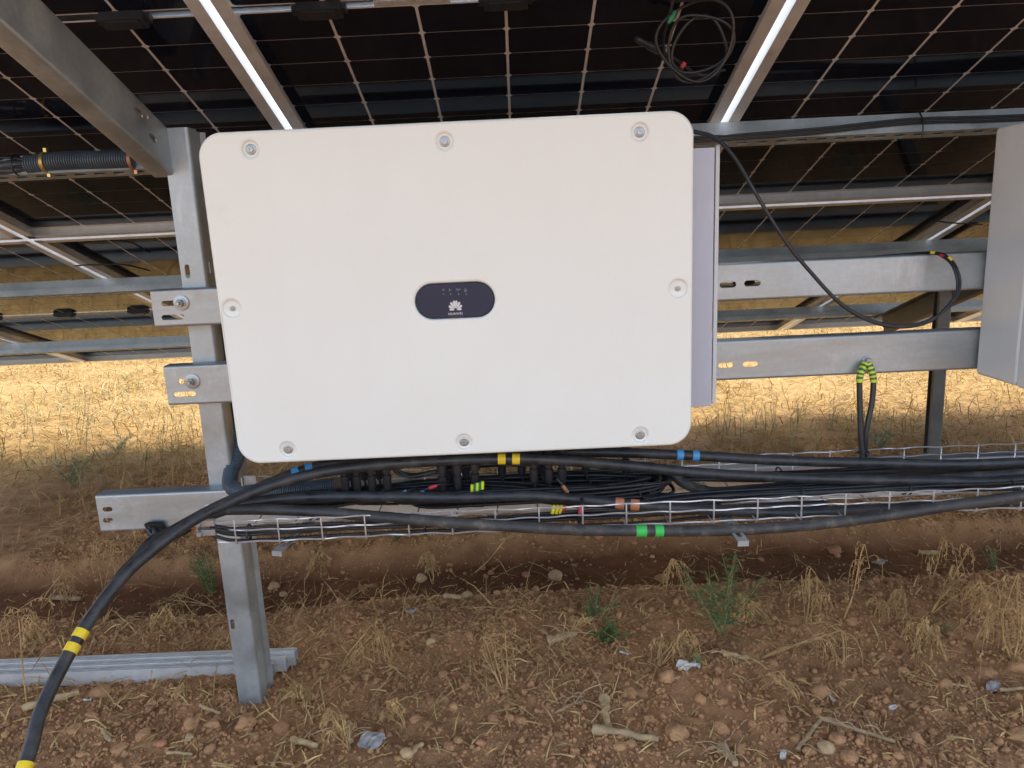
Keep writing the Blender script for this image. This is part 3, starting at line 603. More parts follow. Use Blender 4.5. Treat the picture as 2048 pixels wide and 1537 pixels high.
# ------------------------------------------------------------------ cables
def path(pts, per=10): return catmull([PY(*p) if not isinstance(p, Vector) else p for p in pts], per)
def cable(name, pts, r, mat, label, tapes=(), n=12, group=None, per=10, parts_only=None, cat='cable'):
    P = path(pts, per)
    if parts_only is not None: b = MB(); b.tube(P, r, n); return b.build(name, mat, parts_only, 60), P
    t = thing(name, label, cat, group)
    b = MB(); b.tube(P, r, n); b.build('sheath', mat, t, 60)
    tape_on(t, P, r, tapes, n); return t, P
def tape_on(t, P, r, tapes, n=12):
    pj = [proj(p) for p in P]; cum = [0.0]
    for i in range(1, len(P)): cum.append(cum[-1]+(P[i]-P[i-1]).length)
    def at_len(s):
        s = min(max(s, 0), cum[-1]); i = max(k for k in range(len(cum)) if cum[k] <= s); i = min(i, len(P)-2)
        f_ = (s-cum[i])/max(1e-9, cum[i+1]-cum[i]); return P[i].lerp(P[i+1], f_)
    for px, py, wdt, colr in tapes:
        i = min(range(len(P)), key=lambda k: (pj[k][0]-px)**2+(pj[k][1]-py)**2); s0 = cum[i]
        # refine
        best = min((s0+d*.002 for d in range(-12, 13)), key=lambda s: (lambda q: (q[0]-px)**2+(q[1]-py)**2)(proj(at_len(s))))
        pts = [at_len(best+wdt*(k/6-.5)) for k in range(7)]
        b = MB(); b.tube(pts, r+.0009, max(10, n)); b.build('tape', colr, t, 60)
RC = .0118
_e = PY(48, 1537, 1.055); _d = (PY(48, 1537, 1.055)-PY(86, 1412, 1.135)).normalized()
down = [Vector((_e.x-.30, .55, .03)), Vector((_e.x-.14, .76, .04)), _e+_d*.20+Vector((-.015, -.02, .0))]
left_leg = [(48, 1537, 1.055), (86, 1412, 1.135), (162, 1267, 1.24), (239, 1162, 1.325), (301, 1104, 1.38), (385, 1042, 1.45)]
cable('power_cable', down+left_leg+[(470, 1000, 1.52), (560, 966, 1.555), (650, 944, 1.575), (760, 930, 1.585), (880, 922, 1.59), (1020, 918, 1.59), (1130, 922, 1.59), (1260, 932, 1.60), (1400, 946, 1.61), (1600, 957, 1.615), (1850, 962, 1.61), (2048, 960, 1.61), Vector((1.5, 1.61, TZ+.01)), Vector((2.1, 1.61, TZB+.03))], RC, 'rubber',
      'thick black cable with yellow tape rings dropping to the lower left corner', [(158, 1268, .016, 'yellow'), (143, 1298, .016, 'yellow'), (47, 1538, .016, 'yellow'), (1003, 918, .017, 'yellow'), (1033, 918, .017, 'yellow')], 16, 'thick power cables in the tray')
def behind(dy): return [Vector((_e.x-.34, .60, .03)), Vector((_e.x-.17, .80, .04)), _e+_d*.20+Vector((-.02, .02, 0)), (48, 1537, 1.09+dy), (86, 1412, 1.17+dy), (162, 1267, 1.275+dy), (235, 1162, 1.36+dy), (268, 1124, 1.405+dy), (302, 1085, 1.45+dy)]
cable('power_cable', behind(.0)+[(345, 1062, 1.50), (425, 1018, 1.56), (500, 984, 1.585), (590, 946, 1.615), (680, 925, 1.635), (820, 914, 1.65), (1000, 906, 1.66), (1200, 905, 1.665), (1375, 911, 1.665), (1550, 921, 1.665), (1750, 926, 1.665), (2048, 925, 1.665), Vector((2.1, 1.66, TZ+.012))], RC, 'rubber',
      'thick black cable with light blue tape rings, farthest back in the tray', [(590, 943, .016, 'blue'), (618, 934, .016, 'blue'), (1359, 911, .015, 'blue'), (1391, 912, .015, 'blue')], 16, 'thick power cables in the tray')
cable('power_cable', behind(.035)[:-1]+[(300, 1100, 1.485), (352, 1068, 1.53), (430, 1028, 1.575), (520, 1003, 1.585), (640, 994, 1.59), (800, 994, 1.585), (930, 995, 1.58), (1050, 992, 1.575), (1150, 998, 1.565), (1255, 1009, 1.55), (1400, 1019, 1.535), (1560, 1026, 1.53), (1700, 1022, 1.53), (1850, 1014, 1.53), (2048, 1002, 1.53), Vector((2.1, 1.53, TZB+.025))], RC, 'rubber',
      'thick black cable with orange tape rings lying inside the wire tray', [(1239, 1007, .019, 'orange'), (1270, 1010, .019, 'orange'), (404, 1037, .013, 'orange'), (384, 1052, .010, 'orange')], 16, 'thick power cables in the tray')
cable('power_cable', [(418, 1022, 1.60), (470, 1020, 1.575), (540, 1020, 1.545), (640, 1024, 1.52), (760, 1034, 1.495), (880, 1044, 1.468), (1000, 1052, 1.462), (1150, 1060, 1.462), (1297, 1062, 1.462), (1450, 1061, 1.462), (1600, 1052, 1.462), (1750, 1035, 1.462), (1900, 1012, 1.464), (2048, 991, 1.474), Vector((1.45, 1.52, TZ+.02)), Vector((2.1, 1.56, TZB+.03))], RC, 'dusty',
      'thick black cable with green tape rings sagging in front of the tray', [(1282, 1062, .0215, 'green'), (1317, 1062, .0175, 'green')], 16, 'thick power cables in the tray')
cable('power_cable', [(1345, 940, 1.70), (1365, 965, 1.69), (1420, 984, 1.67), (1500, 980, 1.66), (1620, 972, 1.65), (1800, 965, 1.645), (2048, 948, 1.645), Vector((2.1, 1.64, TZB+.03))], .0125, 'dusty', 'short black cable bending into the tray just beside the cover corner', [], 14, 'thick power cables in the tray')
lump_p = PY(311, 1060, YR-.012)
b = MB(); R_ = random.Random(5)
for k in range(5):
    b.tube(catmull([lump_p+Vector((R_.uniform(-.022, .022), R_.uniform(-.008, .008), R_.uniform(-.016, .016))) for _ in range(4)], 4), .0065, 6)
b.build('tape_wrap', 'plastic', None, 30, label='crumpled black tape wrapped on the lower edge of the bar end', cat='tape')
# thin cable bundles: each strand is a part
def bundle(name, label, base, n, spread_y, spread_z, r, ties=(), seed=0, group='thin cable bundles', per=8):
    t = thing(name, label, 'cable bundle', group); R_ = random.Random(seed); C = path(base, per)
    for k in range(n):
        oy, oz = spread_y*(R_.random()-.5)*2, spread_z*(R_.random()-.5)*2; ph = R_.random()*6; b = MB()
        b.tube([p+Vector((0, oy+.004*math.sin(i*.13+ph), oz+.003*math.sin(i*.17+ph*1.7))) for i, p in enumerate(C)], r, 7); b.build('strand', 'thin', t, 60)
    pj = [proj(p) for p in C]
    for px in ties:
        i = min(range(len(C)), key=lambda k: abs(pj[k][0]-px)); i = max(1, min(len(C)-2, i)); tz = (C[i+1]-C[i-1]).normalized(); R0 = max(spread_y, spread_z)+r*1.3
        u = tz.cross(Vector((0, 0, 1))).normalized(); w = tz.cross(u); ring = [C[i]+u*math.cos(a)*(spread_y+r*1.4)+w*math.sin(a)*(spread_z+r*1.4) for a in (2*math.pi*q/18 for q in range(19))]
        b = MB(); b.tube(ring, .0019, 6); b.tube([ring[4], ring[4]+Vector((.004, -.004, .012))], .0016, 5); b.build('cable_tie', 'plastic', t, 60)
    return t
bundle('cable_bundle', 'bundle of thin black wires along the front edge of the tray by the post', [(425, 1058, 1.50), (470, 1066, 1.505), (560, 1064, 1.51), (700, 1058, 1.515), (850, 1052, 1.52), (1000, 1044, 1.53), (1150, 1035, 1.54), (1300, 1030, 1.56), (1450, 1022, 1.56), (1650, 1012, 1.56)], 10, .012, .014, .0036, (500, 845), 3)
bundle('cable_bundle', 'bundle of thin black wires in the tray below the plugs', [(560, 1006, 1.64), (660, 996, 1.66), (760, 985, 1.67), (900, 978, 1.67), (1050, 985, 1.66), (1200, 1000, 1.64), (1350, 1003, 1.63)], 15, .040, .011, .0040, (1240,), 4)
bundle('cable_bundle', 'bundle of thin black wires bound with ties, running out to the right in the tray', [(1290, 1012, 1.58), (1400, 998, 1.60), (1560, 985, 1.61), (1700, 978, 1.615), (1850, 973, 1.615), (2048, 966, 1.615), Vector((1.6, 1.62, TZB+.03))], 12, .024, .010, .0042, (1595, 1805, 2010), 5)
bundle('cable_bundle', 'bundle of black wires at the back of the tray behind the earth cables', [(1300, 948, 1.74), (1450, 950, 1.73), (1600, 948, 1.72), (1800, 940, 1.72), (2048, 933, 1.72), Vector((1.7, 1.72, TZB+.03))], 8, .022, .008, .0050, (1560, 1900), 8)
bundle('cable_bundle', 'drooping bundle of black leads just under the cover between the plugs', [(780, 930, 1.66), (800, 945, 1.66), (830, 950, 1.66), (880, 940, 1.665), (960, 930, 1.67), (1080, 926, 1.68)], 4, .010, .004, .0042, (), 9)
# flattened coil in the tray
t = thing('cable_coil', 'flattened coil of thin black cable lying in the tray below the cover', 'cable coil')
for k in range(13):
    R_ = random.Random(40+k); x0, x1 = PY(760+R_.random()*60, 960, 1.68).x, PY(1285+k*5, 960, 1.68).x; yc, hy = 1.675+.006*R_.random(), .024+.0036*k; zc = TZB+.012+.008*(k % 4)
    ring = []
    for q in range(41):
        a = 2*math.pi*q/40; cx = (x0+x1)/2+(x1-x0)/2*math.copysign(abs(math.cos(a))**.45, math.cos(a)); ring.append(Vector((cx, yc+hy*math.copysign(abs(math.sin(a))**.8, math.sin(a)), zc+.004*math.sin(a*3+k))))
    b = MB(); b.tube(ring, .0044, 7, cap=False); b.build('loop', 'thin', t, 60)
for px in (1180, 1272):
    p = PY(px, 965, 1.675); b = MB(); b.tube([Vector((p.x, 1.675+.062*math.cos(a), TZB+.018+.020*math.sin(a))) for a in (2*math.pi*q/20 for q in range(21))], .0017, 5, cap=False); b.build('cable_tie', 'plastic', t, 60)
# small coloured marker sleeves on leads in the tray
def marker(px, py, y, colr, ang, label, L=.018, r=.0042):
    p = PY(px, py, y); d = Vector((math.cos(ang), .2, math.sin(ang)))*L/2; b = MB(); b.tube([p-d, p+d], r, 9)
    t = thing('cable_marker', label, 'marker sleeve', 'coloured marker sleeves'); b.build('sleeve', colr, t, 60)
    b = MB(); b.tube(catmull([p-d*3.2+Vector((0, .01, -.006)), p-d*1.4, p, p+d*1.4, p+d*3.4+Vector((0, .012, -.008))], 5), r*.72, 7); b.build('lead', 'thin', t, 60)
marker(866, 974, 1.60, 'red', .25, 'red marker sleeve below the plugs')
marker(842, 986, 1.60, 'blue', .35, 'blue marker sleeve nearest the red sleeve')
marker(806, 986, 1.605, 'blue', .35, 'blue marker sleeve half hidden, left of the other blue one')
marker(1130, 978, 1.60, 'orange', -1.05, 'orange marker sleeve under the last plug', .022)
marker(1162, 1020, 1.52, 'red', 1.4, 'dark red marker sleeve behind the tray wire', .016, .006)
def striped(name, pts, r, label, parent=None, nst=9):
    P = path(pts, 10); b = MB(); b.tube(P, r, 12); return b, P
# yellow-green taped end under the last but one plug
t = thing('cable_end', 'short green and yellow taped wire end lying on the tray wires', 'cable end'); p = PY(954, 974, 1.595)
for k in range(5):
    b = MB(); q = p+Vector((-.012+.006*k, 0, .0015*k-.004)); b.tube([q+Vector((0, 0, -.008)), q+Vector((.0015, 0, .010))], .0036, 8); b.build('tape', 'lime' if k % 2 == 0 else 'dkgreen', t, 60)
t = thing('cable_end', 'yellow and dark red taped wire ends behind the front tray wires', 'cable end'); p = PY(1118, 1019, 1.525)
for k, c_ in enumerate(('lime', 'yellow', 'yellow', 'red')):
    b = MB(); q = p+Vector((-.012+.008*k, .004*k, -.002*k)); b.tube([q+Vector((-.003, 0, -.009)), q+Vector((.003, 0, .009))], .0042, 8); b.build('tape', c_, t, 60)

# corrugated conduits
def conduit(name, pts, r, label, pitch=.0064, mat='conduit', ends=()):
    C = path(pts, 16); cum = [0.0]
    for i in range(1, len(C)): cum.append(cum[-1]+(C[i]-C[i-1]).length)
    out = []; rr = []; s = 0; i = 0; k = 0
    while s < cum[-1]:
        while i < len(C)-2 and cum[i+1] < s: i += 1
        f_ = (s-cum[i])/max(1e-9, cum[i+1]-cum[i]); out.append(C[i].lerp(C[i+1], f_)); rr.append(r if k % 4 < 2 else r*.84); s += pitch/4; k += 1
    t = thing(name, label, 'conduit', 'corrugated conduits'); b = MB(); b.tube(out, rr, 18); b.build('corrugated_tube', mat, t, 25); return t, out
conduit('conduit', [(462, 640, 1.93), (468, 760, 1.93), (472, 850, 1.92), (476, 905, 1.89), (462, 945, 1.85), (465, 976, 1.81), (510, 985, 1.77), (570, 983, 1.74), (630, 977, 1.72), (676, 971, 1.70)], .0200, 'grey corrugated conduit bending down beside the inverter into the tray')
def at_s(px, py, s):
    lo, hi = -.10, .25
    x = PS(px, py, .06).x
    for _ in range(40):
        m = (lo+hi)/2; p = TP(x, s, m); q = proj(p); x += (px-q[0])/F*p.y
        if q[1] > py: hi = m
        else: lo = m
    return TP(x, s, m)
def on_purlin(px, py): return at_s(px, py, SP[0]+.040)
cp = [on_purlin(56, 330), on_purlin(120, 324), on_purlin(200, 321), on_purlin(272, 319)]
ct, _ = conduit('conduit', cp, .0250, 'grey corrugated conduit strapped along the near purlin left of the post')
for px, py, m_ in ((92, 326, 'brass'), (266, 320, 'copper')):
    p = on_purlin(px, py); ring = [p+Vector((0, .0262*math.cos(a), .0262*math.sin(a))) for a in (2*math.pi*q/24 for q in range(25))]; b = MB()
    for dx in (-.003, 0, .003): b.tube([v+Vector((dx, 0, 0)) for v in ring], .0019, 6, cap=False)
    for sg in (1, -1): b.box(p.x+.001, p.x+.009, p.y-.006, p.y+.004, p.z+sg*.0318-.005, p.z+sg*.0318+.005)
    b.build('clamp', m_, ct, 40)
t = thing('cable_bundle', 'fan of black wires coming out of the conduit at the left picture edge', 'cable bundle', 'thin cable bundles')
for k in range(9):
    R_ = random.Random(70+k); e = cp[0]; o_ = Vector((0, .015*math.cos(k*.7), .015*math.sin(k*.7))); pts = [e+Vector((.02, 0, 0))+o_*.9, e+o_*.9, e+Vector((-.05, .004*math.cos(k), .0))+o_*1.5, e+Vector((-.12, -.01, -.004))+o_*1.15, e+Vector((-.45, 0, -.004))+o_*1.2]
    b = MB(); b.tube(catmull(pts, 6), .0034, 7); b.build('strand', 'thin', t, 60)
b = MB(); e = cp[0]+Vector((-.028, 0, 0)); b.tube([e+Vector((0, .026*math.cos(a), .026*math.sin(a))) for a in (2*math.pi*q/18 for q in range(19))], .0022, 6); b.build('cable_tie', 'plastic', t, 60)
# cables lying in the near purlin on the right
t = thing('cable_bundle', 'black wires lying along the near purlin to the right of the inverter', 'cable bundle', 'thin cable bundles')
for k in range(4):
    pts = [at_s(px, py-k*3, SP[0]+.045+.003*(k % 2)) for px, py in ((1380, 285), (1500, 277), (1640, 266), (1760, 253), (1843, 246), (1960, 243), (2100, 238))]
    b = MB(); b.tube(catmull(pts, 8), .0031, 7); b.build('strand', 'thin', t, 60)
pt0 = [at_s(1838, 224, SP[0]+.012), at_s(1845, 240, SP[0]+.052), at_s(1846, 262, SP[0]+.053), at_s(1843, 275, SP[0]+.046)]
b = MB(); b.tube(catmull(pt0, 6), .0022, 6); b.build('cable_tie', 'plastic', t, 60)
# hanging loop on the right: two wires with yellow and red rings
def loop_wire(dx, dy, lab, tapes):
    pts = [(1388, 262+dy, 1.76), (1430, 275+dy, 1.74), (1470, 315+dy, 1.72), (1520, 400+dy, 1.70), (1570, 480+dy, 1.70), (1620, 542+dy, 1.70), (1680, 605+dy, 1.70), (1740, 640+dy, 1.70), (1800, 652+dy, 1.70), (1860, 640+dy, 1.705), (1905, 606+dx, 1.71), (1920+dx, 570, 1.72), (1912+dx, 535, 1.735), (1893+dx, 513-dx*.4, 1.76), (1865, 506-dx*.3, 1.79), (1800, 510-dx*.3, 1.85), (1640, 523, 1.86), (1500, 530, 1.86)]
    return cable('hanging_wire', pts, .0034, 'thin', lab, tapes, 9, 'hanging wire loop')
loop_wire(0, 0, 'thin black wire hanging in a loop right of the inverter, two yellow rings', [(1866, 507, .010, 'yellow'), (1900, 519, .012, 'yellow')])
loop_wire(-5, 3, 'thin black wire of the hanging loop with the red ring, inner one', [(1884, 513, .010, 'red')])
# earth cables bolted to the lower rail
eb = PY(1733, 722, YR)
t = thing('earth_cable', 'pair of earth cables with green and yellow striped ends bolted to the lower rail', 'earth cable')
bolt(t, Vector((eb.x, YR-.001, eb.z)), .0115, .0085, stud=.012)
for sg, pts in ((0, [(1730, 727, 1.786), (1722, 745, 1.778), (1719, 765, 1.775), (1720, 820, 1.77), (1722, 880, 1.765), (1724, 912, 1.76), (1716, 934, 1.75), (1690, 948, 1.735), (1640, 956, 1.72)]), (1, [(1737, 727, 1.786), (1744, 745, 1.778), (1747, 765, 1.775), (1744, 805, 1.77), (1735, 850, 1.765), (1731, 885, 1.765), (1732, 912, 1.765), (1738, 934, 1.755), (1762, 948, 1.74), (1810, 954, 1.725)])):
    P = path(pts, 12); b = MB(); b.tube(P, .0068, 12); b.build('sheath', 'rubber', t, 60)
    pj = [proj(p) for p in P]; end = next(i for i, q in enumerate(pj) if q[1] > 763); seg_n = 9
    for k in range(seg_n):
        i0 = end*k/seg_n; i1 = end*(k+1)/seg_n
        def ip(s): i = min(int(s), len(P)-2); return P[i].lerp(P[i+1], s-i)
        b = MB(); b.tube([ip(i0), ip((i0+i1)/2), ip(i1)], .0080 if k % 2 else .0084, 12); b.build('tape', 'lime' if k % 2 == 0 else 'dkgreen', t, 60)
    b = MB(); b.tube([Vector((eb.x, YR-.004, eb.z)), P[1]], [.009, .006], 8); b.build('lug', 'zinc', t, 50)
b = MB(); p = PY(1727, 905, 1.763); b.tube([p+Vector((.014*math.cos(a), .012*math.sin(a), 0)) for a in (2*math.pi*q/18 for q in range(19))], .0018, 6); b.build('cable_tie', 'plastic', t, 60)
# coil of cable hanging under the upper panel
t = thing('hanging_coil', 'coil of thin black cable with a plug end hanging under the upper panel', 'cable coil'); c0 = PS(1398, 84, .070)
for k in range(3):
    rx, rz = .080-.011*k, .074-.012*k; ring = [c0+Vector((rx*math.cos(a)+.010*(k-1)+.008*math.sin(2*a+2*k), -.02*math.sin(a)+.006*k, rz*math.sin(a)-.004*k+.010*math.sin(2*a+k*1.9))) for a in (2*math.pi*q/44 for q in range(45))]
    b = MB(); b.tube(ring, .0031, 8, cap=False); b.build('loop', 'thin', t, 60)
b = MB(); b.tube(catmull([PS(1350, -25, .012), PS(1340, 30, .04), PS(1327, 80, .055), PS(1335, 120, .07), PS(1365, 140, .075)], 8), .0031, 8); b.build('lead', 'thin', t, 60)
b = MB(); b.tube(catmull([PS(1318, 100, .06), PS(1350, 118, .065), PS(1400, 150, .07), PS(1450, 140, .075)], 8), .0031, 8); b.build('lead', 'thin', t, 60)
pa, pb_ = PS(1272, 78, .06), PS(1322, 104, .06); b = MB(); b.tube([pa, pa.lerp(pb_, .1), pa.lerp(pb_, .45), pa.lerp(pb_, .5), pa.lerp(pb_, .9), pb_], [.005, .0068, .0068, .0085, .0085, .005], 10); b.build('plug', 'plastic', t, 40)
p = PS(1344, 36, .045); b = MB(); b.tube([p+Vector((-.008, 0, -.010)), p+Vector((0, 0, 0)), p+Vector((.006, 0, .012))], [.003, .007, .004], 7); b.build('tie', 'dkgreen', t)
p = PS(1366, 131, .075); b = MB(); b.tube([p+Vector((-.003, 0, -.004)), p+Vector((.004, 0, .005))], .0048, 8); b.build('tie', 'red', t)
# loose wires along panel gaps
for i_, (pts, lab) in enumerate((([PS(150, 532, .045), PS(190, 530, .05), PS(250, 530, .05), PS(300, 542, .04)], 'thin black lead crossing the panel joint low on the left'),
                    ([PS(1870, 442, .05), PS(1900, 446, .05), PS(1935, 448, .05), PS(1965, 450, .04)], 'thin black lead crossing the panel joint near the grey inverter'))):
    t = thing('panel_lead', lab, 'cable', 'loose panel leads'); b = MB(); b.tube(catmull(pts, 8), .003, 7); b.build('sheath', 'thin', t, 60)

# ------------------------------------------------------------------ channels lying on the ground
for i_, (dy, dz, xe, lab) in enumerate(((0, 0, 552, 'front aluminium rail lying on the soil at the post foot'), (.027, .002, 573, 'middle aluminium rail lying on the soil behind the front one'), (.054, .004, 586, 'rearmost aluminium rail lying on the soil behind the post'))):
    p1 = PZ(xe, 1347, .0); A = PZ(0, 1378, 0)
    t = thing('loose_rail', lab, 'aluminium rail', 'loose rails on the ground', loc=(p1.x, 1.978+dy, .002+dz)); b = MB(); hh, w_, th = .044, .026, .0025; L = 1.9+p1.x+1.0
    b.extrude([(0, 0), (w_, 0), (w_, th), (th, th), (th, hh-th), (w_*.45, hh-th), (w_*.45, hh-.009), (w_*.55, hh-.009), (w_*.55, hh), (0, hh)], -L, 0)
    b.extrude([(w_-th, th+.0001), (w_, th+.0001), (w_, hh), (w_*.72, hh), (w_*.72, hh-th), (w_-th, hh-th)], -L, 0)
    b.build('profile', 'alu', t); t.rotation_euler = (0, -.004, -.012)

# ------------------------------------------------------------------ clods and stones one can pick out
def lump_obj(p, r, seed, mat, name, label, cat, group, sub=3, flat_=.75):
    R_ = random.Random(seed); bm = bmesh.new(); bmesh.ops.create_icosphere(bm, subdivisions=sub, radius=1)
    ph = [R_.random()*10 for _ in range(9)]; sc = (1+.3*(R_.random()-.5), 1+.3*(R_.random()-.5), flat_*(1+.2*(R_.random()-.5)))
    for v in bm.verts:
        c = v.co.copy(); d = .13*math.sin(c.x*2.3+ph[0]+c.y*1.7)+.10*math.sin(c.y*3.7+ph[1]+c.z*2)+.07*math.sin(c.z*6+ph[2]+c.x*4)+.05*math.sin(c.x*9+ph[3])*math.sin(c.y*8+ph[4])
        if mat == 'clod':
            u_ = c*3.1+Vector(ph[:3]); d += .10*(R_.random()-.5)-.16*abs(math.sin(u_.x+.7*math.sin(u_.y)))*abs(math.sin(u_.z+u_.y))+.06
        else: d *= .6
        v.co = Vector((c.x*sc[0], c.y*sc[1], c.z*sc[2]))*(1+d)*r
    me_ = bpy.data.meshes.new(name); bm.to_mesh(me_); bm.free()
    o = link(name, me_, mat, None, 60, loc=(p.x, p.y, p.z+r*(.12 if mat == 'clod' else .28)), label=label, cat=cat, group=group); o.rotation_euler = (0, 0, R_.random()*6); return o
CL = [(492, 1453, 21), (386, 1449, 18), (424, 1454, 15), (202, 1388, 17), (287, 1470, 15), (560, 1460, 18), (653, 1439, 10), (1638, 1388, 21), (1442, 1461, 18), (1352, 1470, 24), (1673, 1482, 17), (1621, 1507, 14), (1591, 1480, 13), (1970, 1350, 18), (2033, 1473, 20), (2035, 1345, 15), (1980, 1500, 14), (1826, 1480, 16), (1705, 1239, 13), (1546, 1328, 11), (1806, 1342, 12), (1519, 1422, 10), (1761, 1319, 10), (1262, 1388, 16), (1255, 1412, 12), (1284, 1391, 15), (1238, 1494, 13), (1337, 1357, 19), (1091, 1265, 11), (1122, 1263, 12), (1325, 1159, 15), (723, 1302, 9), (1385, 1180, 14), (940, 1270, 9), (1610, 1315, 9), (1585, 1260, 10), (830, 1440, 12), (985, 1440, 12), (1040, 1445, 15), (885, 1350, 11), (890, 1405, 13), (1690, 1460, 12), (1560, 1440, 14), (240, 1500, 16), (640, 1480, 13), (1480, 1500, 15), (1890, 1370, 13), (1740, 1430, 10), (735, 1345, 10), (1160, 1410, 12), (1400, 1400, 12), (1300, 1440, 12), (1700, 1515, 16), (1120, 1470, 11), (900, 1495, 12), (420, 1500, 12), (150, 1460, 13)]
special = {0: 'largest brown soil clod in front of the post foot', 9: 'large brown soil clod at the end of the thick woody stick', 7: 'angular brown clod beside a small white plastic scrap'}
LAND = [((495, 1410), 'the post foot'), ((1250, 1478), 'the thick woody stick'), ((1376, 1340), 'the pale crumpled scrap'), ((745, 1490), 'the crumpled grey scrap'), ((1986, 1383), 'the bluish scrap'), ((1652, 1498), 'the egg-shaped pale stone'), ((1213, 1430), 'the upright stalk stub'), ((1446, 1272), 'the tallest green weed'), ((1125, 1280), 'the short thick stalk piece'), ((1458, 1519), 'the root stump'), ((1716, 1466), 'the long bent twig'), ((862, 1286), 'the oval pale stone'), ((1010, 1386), 'the withered root bunch'), ((814, 1511), 'the stone at the bottom edge'), ((110, 1408), 'the splintered stalk'), ((1662, 1371), 'the hanging root tangle'), ((1861, 1226), 'the fan of dry stems'), ((1111, 1156), 'the split tan stone'), ((540, 1340), 'the ends of the loose rails'), ((610, 1491), 'the pale broken stalk'), ((1212, 1282), 'the low bushy green weed'), ((1895, 1322), 'the tangled weed roots'), ((360, 1512), 'the thin split stalk'), ((1664, 1404), 'the small white scrap'), ((978, 1343), 'the straw coloured stalk')]
used_labels = set(special.values())
def clod_label(px, py, rp):
    size = 'big' if rp >= 17 else 'medium' if rp >= 13 else 'small'
    for (lx, ly), ph in sorted(LAND, key=lambda q: math.hypot(px-q[0][0], py-q[0][1])):
        dx, dy = px-lx, py-ly; w = ('right of' if dx > 0 else 'left of') if abs(dx) > abs(dy) else ('below' if dy > 0 else 'above')
        lab = f'{size} brown soil clod on bare ground {w} {ph}'
        if lab not in used_labels: used_labels.add(lab); return lab
for i_, (px, py, rp) in enumerate(CL):
    p = PG(px, py); dist = (p-Vector(CAM)).length; lump_obj(p, rp/F*dist*.84, 100+i_, 'clod', 'soil_clod', special.get(i_) or clod_label(px, py, rp), 'soil clod', 'loose soil clods', flat_=.66)
for i_, (px, py, rp, m_, lab) in enumerate([(548, 1176, 11, 'stone_pale', 'pale orange stone in the furrow right of the post'), (509, 1155, 8, 'stone_pale', 'small pale stone in the furrow close to the post'), (566, 1191, 7, 'stone_pale', 'small tan stone just below the pale orange stone'), (1053, 1152, 8, 'stone_red', 'bright orange pebble in the middle of the dark furrow'), (1111, 1156, 15, 'stone_pale', 'tan stone split in two in the dark furrow'), (843, 1160, 11, 'stone_pale', 'tan stone in the furrow beside the upright dry weed'), (934, 1193, 10, 'stone_pale', 'tan stone at the end of a short stick by the furrow'), (862, 1286, 10, 'stone_pale', 'oval pale stone lying below the furrow'), (814, 1511, 13, 'stone_pale', 'pale oval stone at the bottom edge near a broken stalk'), (1652, 1498, 13, 'stone_pale', 'pale egg-shaped stone among clods near the bottom edge'), (1669, 1105, 12, 'stone_red', 'pinkish stone in the furrow below the sagging cable'), (1200, 1104, 9, 'stone_red', 'brown upright pebble in the furrow below the green tape'), (982, 1148, 7, 'stone_red', 'small reddish pebble in the furrow left of the orange one'), (379, 1478, 8, 'stone_pale', 'small pale pebble in front of two clods near the post foot'), (1305, 1115, 5, 'stone_pale', 'tiny tan pebble near the furrow edge under the tray'), (323, 1490, 9, 'stone_red', 'reddish brown pebble near the lower left corner')]):
    p = PG(px, py); lump_obj(p, rp/F*(p-Vector(CAM)).length, 300+i_, m_, 'stone', lab, 'stone', 'stones on the soil', flat_=.7)

# ------------------------------------------------------------------ sticks and stalk pieces
def stick(pa, pb, rpx, label, mat='stick', lift=.006, knob=False, seed=0, twigs=0):
    R_ = random.Random(seed); A, B = PG(*pa), PG(*pb); r = rpx/F*((A+B)/2-Vector(CAM)).length; n = 8; pts = []; rr = []
    for i in range(n+1):
        f_ = i/n; p = A.lerp(B, f_); p.z = max(p.z, g1(p.x, p.y)*.5+p.z*.5)+r*.7+lift*.6; p += Vector((R_.uniform(-1, 1), R_.uniform(-1, 1), R_.uniform(-.4, .4)))*r*.22; pts.append(p); rr.append(r*(1.0-.25*f_)*R_.uniform(.85, 1.15)*(1.45 if knob and i in (0, 1) else 1))
    b = MB(); b.tube(pts, rr, 8)
    for k in range(twigs):
        o_ = pts[R_.randrange(n)]; d = Vector((R_.uniform(-1, 1), R_.uniform(-1, 1), R_.uniform(-.1, .6))).normalized()*R_.uniform(.03, .10); q = [o_, o_+d*.5+Vector((0, 0, .006)), o_+d+Vector((R_.uniform(-.02, .02), R_.uniform(-.02, .02), -.012))]; b.tube(catmull(q, 4), [.0014]*9, 4)
    b.build('stick', mat, None, 60, label=label, cat='stick', group='dry stalk pieces on the soil')
